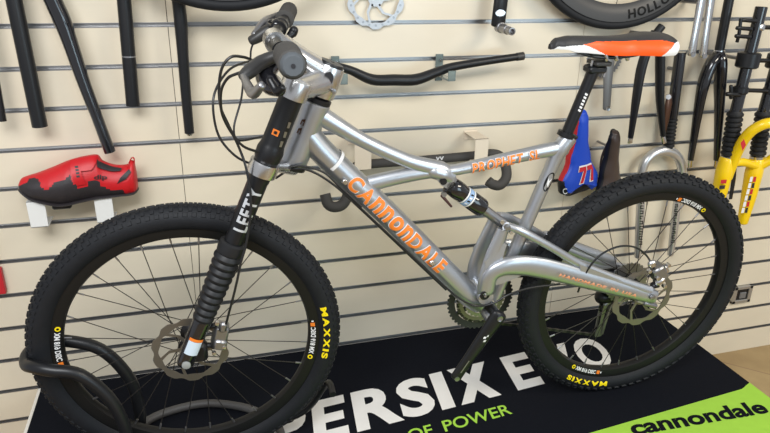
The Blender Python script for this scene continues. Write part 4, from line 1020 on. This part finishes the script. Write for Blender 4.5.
# blue saddle, nose up
n_, t__ = on_wall(586, 110, -.10), on_wall(583, 194, -.10)
bs = Saddle((t__-n_).length, .074, .036, .040, .004, .5); M_ = frame_matrix(n_, t__, V((.16, -1, 0)))
t_ = thing('bicycle_saddle', 'blue saddle with red flanks and red number, hanging nose-up beside the seat post', 'saddle', t__)
def bm_(a, t):
    if a > .80 and t < -.42-(1-a): return BLACKM
    return REDF if t < -.50-.25*a else BLUE
bs.mesh(bm_, M_).build('cover', t_, smooth=50)
bs.rails(M_, GREYMET).build('saddle_rails', t_)
def num(lift):
    def fn_(s_, h): return M_ @ bs.pt(.86-.20*h, (-.20+.56*s_), lift)
    return fn_
x = MB()
for lift, m_, g_ in ((.0022, WHITE, .08), (.0032, REDF, 0.)):
    f0 = num(lift)
    for i in (0, 1):
        def f7(a, b_, i=i): return f0(i*.53+.47*a, b_)
        pl = [(0, 1), (1, 1), (1, .72), (.62, 0), (.30, 0), (.64, .74), (0, .74)]
        if g_: pl = [(.5+(a-.5)*(1+2*g_)+(g_ if False else 0), .5+(b_-.5)*(1+2.2*g_)) for a, b_ in [(0, 1), (1, 1), (1, .70), (.66, 0), (.22, 0), (.56, .70), (0, .70)]]
        x.add([f7(*q_) for q_ in pl], [[0, 1, 2, 5, 6], [2, 3, 4, 5]], m_)
o = x.build('number', t_, smooth=0); o['label'] = 'red number with white outline'
x = MB(); f0 = lambda s_, h: M_ @ bs.pt(.95-.07*h, (-.66+.16*s_), .003); letters(x, 'C', WHITE, f0, .0); x.build('corner_letter', t_, smooth=0)
x = MB(); hk = M_ @ V((.06, 0, -.03)); x.tube([hk, V((hk.x, .012, hk.z))], .004, GREYMET, 10); x.build('wall_peg', t_)
# brown saddle
n_, t__ = on_wall(620, 131, -.10), on_wall(615, 192, -.08)
bs2 = Saddle((t__-n_).length*1.15, .062, .01, .040, .004, .6); M_ = frame_matrix(n_, t__, V((.42, -.88, 0)))
t_ = thing('bicycle_saddle', 'dark brown leather saddle hanging nose-up right of the blue saddle', 'saddle', t__)
bs2.mesh(lambda a, t: BROWN if abs(t) < .7 else BLACKM, M_).build('cover', t_, smooth=50); bs2.rails(M_, BROWN).build('saddle_rails', t_)
x = MB(); hk = M_ @ V((.06, 0, -.03)); x.tube([hk, V((hk.x, .012, hk.z))], .004, GREYMET, 10); x.build('wall_peg', t_)
# grey crankset behind the saddle
y = -.045; cc = W(609, 58, y); e_ = W(606.5, 108, y)
t_ = thing('crankset', 'grey crank arm with toothed ring, hanging behind the orange saddle', 'crankset', cc)
x = MB(); x.tube([cc, cc.lerp(e_, .5), e_], [(.020, .009), (.0145, .008), (.0125, .008)], GREYARM, 18, ref=(1, 0, 0), round_ends=.9); x.build('arm', t_)
x = MB(); x.lathe([(.0075, .008), (.0075, .0092), (.005, .0088)], POLISH, e_, (0, -1, 0), 16); x.build('pedal_hole', t_)
x = MB(); sprocket(x, cc+V((0, .022, 0)), .060, 36, 0, GREYARM, .048)
for i in range(4): a = i*PI/2+.4; x.tube([cc+V((0, .022, 0)), cc+V((.055*math.cos(a), .022, .055*math.sin(a)))], .006, GREYARM, 8)
x.build('chainring', t_, smooth=30); x = MB(); x.tube([cc, V((cc.x, .012, cc.z))], .009, GREYMET, 12); x.build('spindle', t_)
# pair of polished cranks
y = -.07
for (tp, bt_), lab, yy in ((((702, -2), (691.5, 54)), 'polished silver crank arm hanging between the deep-rimmed wheel and its twin arm', -.125), (((711, -2), (703, 55.5)), 'polished silver crank arm hanging closest to the black carbon fork', -.105)):
    a, b_ = W(*tp, yy), W(*bt_, yy); a2 = up_from(a, b_, 1.075); t_ = thing('crank_arm', lab, 'crank arm', b_, 'polished cranks by the deep-rimmed wheel')
    x = MB(); x.tube([a2, a, a.lerp(b_, .6), b_], [(.017, .008), (.0150, .008), (.0125, .007), (.0150, .007)], POLISH, 18, ref=(1, 0, 0), round_ends=.9); x.build('arm', t_)
    x = MB(); x.lathe([(.0085, .0068), (.0085, .0085), (.006, .0082), (.005, .006)], GREYMET, b_, (0, -1, 0), 16); x.build('pedal_hole', t_)
    pg = b_.lerp(a2, .90); x = MB(); x.tube([pg, V((pg.x, .012, pg.z))], .006, GREYMET, 10); x.build('wall_peg', t_)
# rigid black fork behind the saddle
def rigid_fork(label, y, steer, crown, legs, tips, lw, m_, ring=None):
    c = W(*crown, y); t_ = thing('bicycle_fork', label, 'fork', W(*tips[0], y))
    x_ = MB(); s0 = W(*steer, y); s0 = up_from(s0, c, 1.17) if s0.z < 1.17 and ring else s0
    x_.tube([s0, c], wr(*crown, 9.2 if ring else 8, y), BLACKM, 18); x_.build('steerer', t_)
    for lg, tp in zip(legs, tips):
        pts_ = [c]+[W(*p[:2], y-.012) for p in lg]; rr_ = [wr(*crown, lw[0], y)]+[wr(*crown, q_, y) for q_ in lw]
        x_ = MB(); x_.tube(pts_, [(a_, a_*1.25) for a_ in rr_], m_, 18, ref=(1, 0, 0), k=5); lo = x_.build('fork_leg', t_)
        e_ = W(*lg[-1][:2], y-.012); d_ = W(*tp, y-.012); x_ = MB(); x_.tube([e_.lerp(d_, -.5), e_, d_], [(.006, .004), (.008, .004), (.009, .003)], POLISH, 12, ref=(1, 0, 0), round_ends=.6); x_.build('dropout', t_)
    x_ = MB()
    if ring: x_.lathe([(.0175, 0), (.0185, .001), (.0185, .006), (.0165, .007)], POLISH, W(*ring, y), (s0-c).normalized(), 20)
    else: x_.lathe([(.016, 0), (.017, .004), (.015, .005)], BLACKM, c+(s0-c).normalized()*.004, (s0-c).normalized(), 20)
    x_.build('crown_race', t_); x_ = MB(); p = c.lerp(s0, .9); x_.tube([c, V((c.x, .012, c.z))], .006, GREYMET, 10); x_.build('wall_peg', t_); return t_
rigid_fork('rigid black fork with its crown hidden behind the orange saddle', -.11, (662, 26), (654, 36), [[(648, 48), (641, 70), (636, 100), (630.5, 138)], [(659.5, 48), (660, 70), (660, 100), (663, 136)]], [(630, 143), (664.5, 143)], [9, 9, 8, 5], BLACKM)
rigid_fork('black carbon fork hanging steerer-up right of the polished cranks', -.06, (729, 0), (718.5, 55), [[(712, 62), (704, 82), (698, 112), (690.5, 160)], [(721, 64), (720, 85), (719, 115), (716.5, 160)]], [(690, 167), (716, 167)], [11, 11, 8.5, 5.5], BLACKG, (718.5, 52))
# silver fork with a central bellows
y = -.045; t_ = thing('bicycle_fork', 'old silver fork with black central bellows, seen partly through the rear wheel', 'fork', W(640, 258, y))
x = MB(); a, b_ = W(680.5, 52, y), W(672, 118, y); rS = wr(676, 80, 11, y); x.tube([a, b_], rS, BLACKG, 20); x.build('steerer', t_)
x = MB(); c_ = W(668.5, 147, y); d = (c_-b_).normalized(); L = (c_-b_).length; pr_ = [(rS*.9, -.002)]
for i in range(8): pr_ += [(rS*.78, L*i/8), (rS*1.05, L*(i+.4)/8), (rS*1.05, L*(i+.7)/8)]
pr_ += [(rS*.8, L), (rS*.8, L+.012)]; x.lathe(pr_, BOOT, b_, d, 20); x.build('fork_boot', t_, smooth=30)
rl_ = wr(640, 220, 8.0, y)
x = MB(); x.tube([W(*p, y) for p in ((637.5, 256), (639.5, 225), (641, 195), (641.5, 175), (646, 161), (655, 153), (666, 150.5), (676, 155), (681.5, 166), (681.5, 182), (677, 205), (674, 230), (670.5, 254))], [rl_*.8, rl_, rl_, rl_*1.05, rl_*1.1, rl_*1.15, rl_*1.25, rl_*1.15, rl_*1.1, rl_*1.05, rl_, rl_, rl_*.8], mat('bright_silver_paint', (.62, .62, .62), .28, metal=.75), 18, k=5, round_ends=.8); x.build('fork_lower', t_)
for (p0, p1) in (((641, 200), (639.3, 246)), ((675.5, 204), (671.5, 244))):
    x = MB()
    for i in range(9):
        a, b_ = (i+.08)/9, (i+.78)/9; q0, q1 = (p0[0]+(p1[0]-p0[0])*a, p0[1]+(p1[1]-p0[1])*a), (p0[0]+(p1[0]-p0[0])*b_, p0[1]+(p1[1]-p0[1])*b_)
        yy = y-rl_-.0012; 
        for (u0, u1, w0, w1) in (((0, 1, -1.7, -.9) if i % 2 else (0, 1, .9, 1.7)), (0, .25, -1.7, 1.7), (.7, 1., -1.7, 1.7 if i % 3 else .2)):
            def E(u_, w_): return on_wall(q0[0]+(q1[0]-q0[0])*u_+w_+1.2, q0[1]+(q1[1]-q0[1])*u_, yy+abs(w_)*.0006)
            x.add([E(u0, w0), E(u0, w1), E(u1, w1), E(u1, w0)], [[0, 1, 2, 3]], BLACKM)
    x.build('leg_lettering', t_, smooth=0)
x = MB(); x.tube([W(669, 95, y-.02), W(668.5, 104, y-.024), W(666, 120, y-.022), W(664.5, 132, y-.018)], [(.009, .005), (.013, .006), (.011, .006), (.004, .004)], COPPER, 14, ref=(1, 0, 0), k=3, round_ends=.6); x.tube([W(668.5, 97, y-.016), W(668.5, 97, y-.036)], .008, POLISH, 14); x.build('brake_arm', t_)
x = MB(); x.tube([W(678, 70, y), V((W(678, 70, y).x, .012, W(678, 70, y).z))], .006, GREYMET, 10); x.build('wall_peg', t_)
# yellow suspension fork
y = -.125; t_ = thing('bicycle_fork', 'yellow suspension fork with black bellows at the right border', 'fork', W(716, 205, y))
def leg(dx, top, yo=0.):
    Y = y+yo; a, b_ = W(761.5+dx, 7, Y), W(735.5+dx*.90, 112, Y)
    if top: a = up_from(a, b_, a.z)
    x_ = MB(); r_ = wr(750, 50, 11.5, Y); x_.tube([a, b_], r_, BLACKG, 20); x_.lathe([(r_*.7, -.001), (r_*.95, .001)], BLACKM, a, (a-b_).normalized(), 16); x_.build('stanchion', t_)
    x_ = MB(); c_ = W(728.8+dx*.93, 155, Y); d_ = (c_-b_).normalized(); L_ = (c_-b_).length; pr2 = [(r_, -.004)]; R_ = wr(733, 130, 15.5, Y)
    for i in range(9): pr2 += [(R_*.82, L_*i/9), (R_*1.02, L_*(i+.35)/9), (R_*1.02, L_*(i+.7)/9)]
    pr2 += [(R_*.8, L_), (R_*.8, L_+.004)]; x_.lathe(pr2, BOOT, b_, d_, 22); x_.build('fork_boot', t_, smooth=30)
    x_ = MB(); x_.lathe([(R_*.8, 0), (R_*.92, .002), (R_*.92, .010), (R_*.8, .012)], POLISH, c_, d_, 22); x_.build('seal_ring', t_)
leg(0, True); leg(31, True, .012)
x = MB(); Y = y
for px, py, w_, h_ in ((748, 60, 22, .040), (758, 27, 13, .012), (740.5, 90, 15, .014)):
    c_ = W(px, py, Y); d_ = (W(761.5, 7, Y)-W(735.5, 112, Y)).normalized(); r_ = wr(px, py, w_, Y); x.lathe([(r_*.85, -h_/2-.004), (r_, -h_/2), (r_, h_/2), (r_*.85, h_/2+.004)], BLACKM if h_ > .013 else POLISH, c_, d_, 20)
    c2_ = W(px+30, py+1, Y+.012); x.lathe([(r_*.85, -h_/2-.004), (r_, -h_/2), (r_, h_/2), (r_*.85, h_/2+.004)], BLACKM, c2_, d_, 20); x.tube([c_, c2_], [(.007, .012), (.007, .012)], BLACKM, 12, ref=(0, 0, 1))
x.build('fork_crown', t_)
x = MB()
x.tube([W(741, 18, y-.01), W(739, 34, y-.01), W(737, 42, y-.005)], .005, BLACKM, 8, k=3)
for px, py in ((738, 28), (743, 20), (737, 36)): x.tube([W(px-1, py, y-.01), W(px+13, py+1, y-.01)], .006, BLACKM, 10, round_ends=.6)
x.build('cable_guide', t_); x = MB(); x.tube([W(727, 94, y-.01), W(741, 95, y-.01)], .007, BLACKM, 10, round_ends=.6); x.tube([W(731, 86, y-.01), W(731, 98, y-.01)], .006, BLACKM, 10, round_ends=.6); x.build('cable_guide', t_)
x = MB(); rA = wr(725, 170, 15, y)
x.tube([W(727.5, 159, y), W(724, 172, y), W(720, 190, y), W(714, 214, y)], [rA*1.0, rA*1.1, rA, rA*.75], YELLOW, 18, k=4, round_ends=.5)
x.tube([W(757.5, 160, y+.012), W(753.5, 174, y+.012), W(749, 195, y+.012), W(742.5, 222, y+.012)], [rA*1.05, rA*1.15, rA, rA*.7], YELLOW, 18, k=4, round_ends=.5)
x.tube([on_wall(*p) for p in ((727, 178, -.13), (731, 166, -.135), (737.5, 151, -.15), (745, 138, -.17), (755, 128.5, -.19), (770, 123, -.21), (786, 127, -.20), (790, 142, -.18), (776, 156, -.15), (760, 166, -.125))], [.016, .018, .017, .0165, .0165, .0165, .0165, .0165, .016, .015], YELLOW, 18, k=5)
x.tube([W(728, 165, y-.006), W(742, 162, y-.012), W(756, 166, y)], [(.012, .012), (.014, .011), (.012, .012)], YELLOW, 14, k=3)
x.build('fork_lower', t_)
x = MB(); yy = y+.012-rA*1.15-.002
for i in range(6):
    x0_, y0_ = 753.5-i*1.65, 177+i*6.2
    for dx, m_ in ((-3.0, WHITE), (0.4, SHOEB if i % 2 else REDF)): x.add([on_wall(x0_+dx+a, y0_+b_, yy) for a, b_ in ((0, 0), (2.6, -.4), (1.6, 4.8), (-1.2, 5.0))], [[0, 1, 2, 3]], m_)
x.build('leg_lettering', t_, smooth=0); x = MB()
for i in range(2):
    x0_, y0_ = 724-i*1.5, 180+i*5.5; x.add([on_wall(x0_+a, y0_+b_, y-rA*1.1-.002) for a, b_ in ((-3, 0), (3, -.4), (2, 3.4), (-3.5, 3.6))], [[0, 1, 2, 3]], SHOEB if i else REDF)
x.build('leg_lettering', t_, smooth=0); x = MB()
p_ = [(743.5, 148), (747, 144), (749, 150), (745.5, 156)]; x.add([on_wall(a-3, b_-5, -.205) for a, b_ in p_], [[0, 1, 2, 3]], REDF)
x.build('arch_sticker', t_, smooth=0)
x = MB(); x.tube([W(735, 168, y+.02), W(733.5, 180, y+.02), W(730.5, 199, y+.02)], [(.006, .003), (.009, .003), (.007, .003)], BLACKM, 12, ref=(1, 0, 0), k=3); x.build('hose_guard', t_)
x = MB(); p_ = W(748, 60, y); x.tube([p_, V((p_.x, .012, p_.z))], .006, GREYMET, 10); x.build('wall_peg', t_)

# power socket and the red card at the left border
c_ = on_wall(740.5, 293.5, 0); t_ = thing('wall_socket', 'small silver-framed wall socket low on the slat wall, right of the rear tyre', 'socket', c_)
x = MB(); w_, h_ = .088, .074
for dx, dz, sx, sz in ((-w_/2+.008, 0, .016, h_), (w_/2-.008, 0, .016, h_), (0, h_/2-.007, w_, .014), (0, -h_/2+.007, w_, .014)): x.box(c_+V((dx, -.006, dz)), (sx, .012, sz), mat('socket_frame', (.42, .40, .36), .35, metal=.6), bev=.002)
x.build('socket_frame', t_, smooth=0); x = MB(); x.box(c_+V((0, -.003, 0)), (w_-.03, .006, h_-.026), BLACKM); x.box(c_+V((.004, -.007, -.004)), (.030, .008, .026), GREYARM, bev=.002); x.build('socket_insert', t_, smooth=0)
a = on_wall(3.9, 280, -.012); z1 = on_wall(2, 267.5, -.012).z; z0 = on_wall(2, 293, -.012).z; z2 = on_wall(1, 236, -.012).z
t_ = thing('product_card', 'red and cream product card at the left border beside the front tyre', 'card', (a.x-.05, -.012, z0))
x = MB(); x.box((a.x-.05, -.012, (z0+z1)/2), (.10, .016, z1-z0), REDF, bev=.001); x.build('red_panel', t_, smooth=0)
x = MB(); x.box((a.x-.058, -.012, (z1+z2)/2), (.102, .012, z2-z1), CREAM, bev=.001); x.box((a.x-.05, .0, z2-.01), (.02, .024, .006), GREYMET); x.build('card_header', t_, smooth=0)
bpy.context.view_layer.update()
for o in bpy.data.objects:
    if '_b' in o: del o['_b']
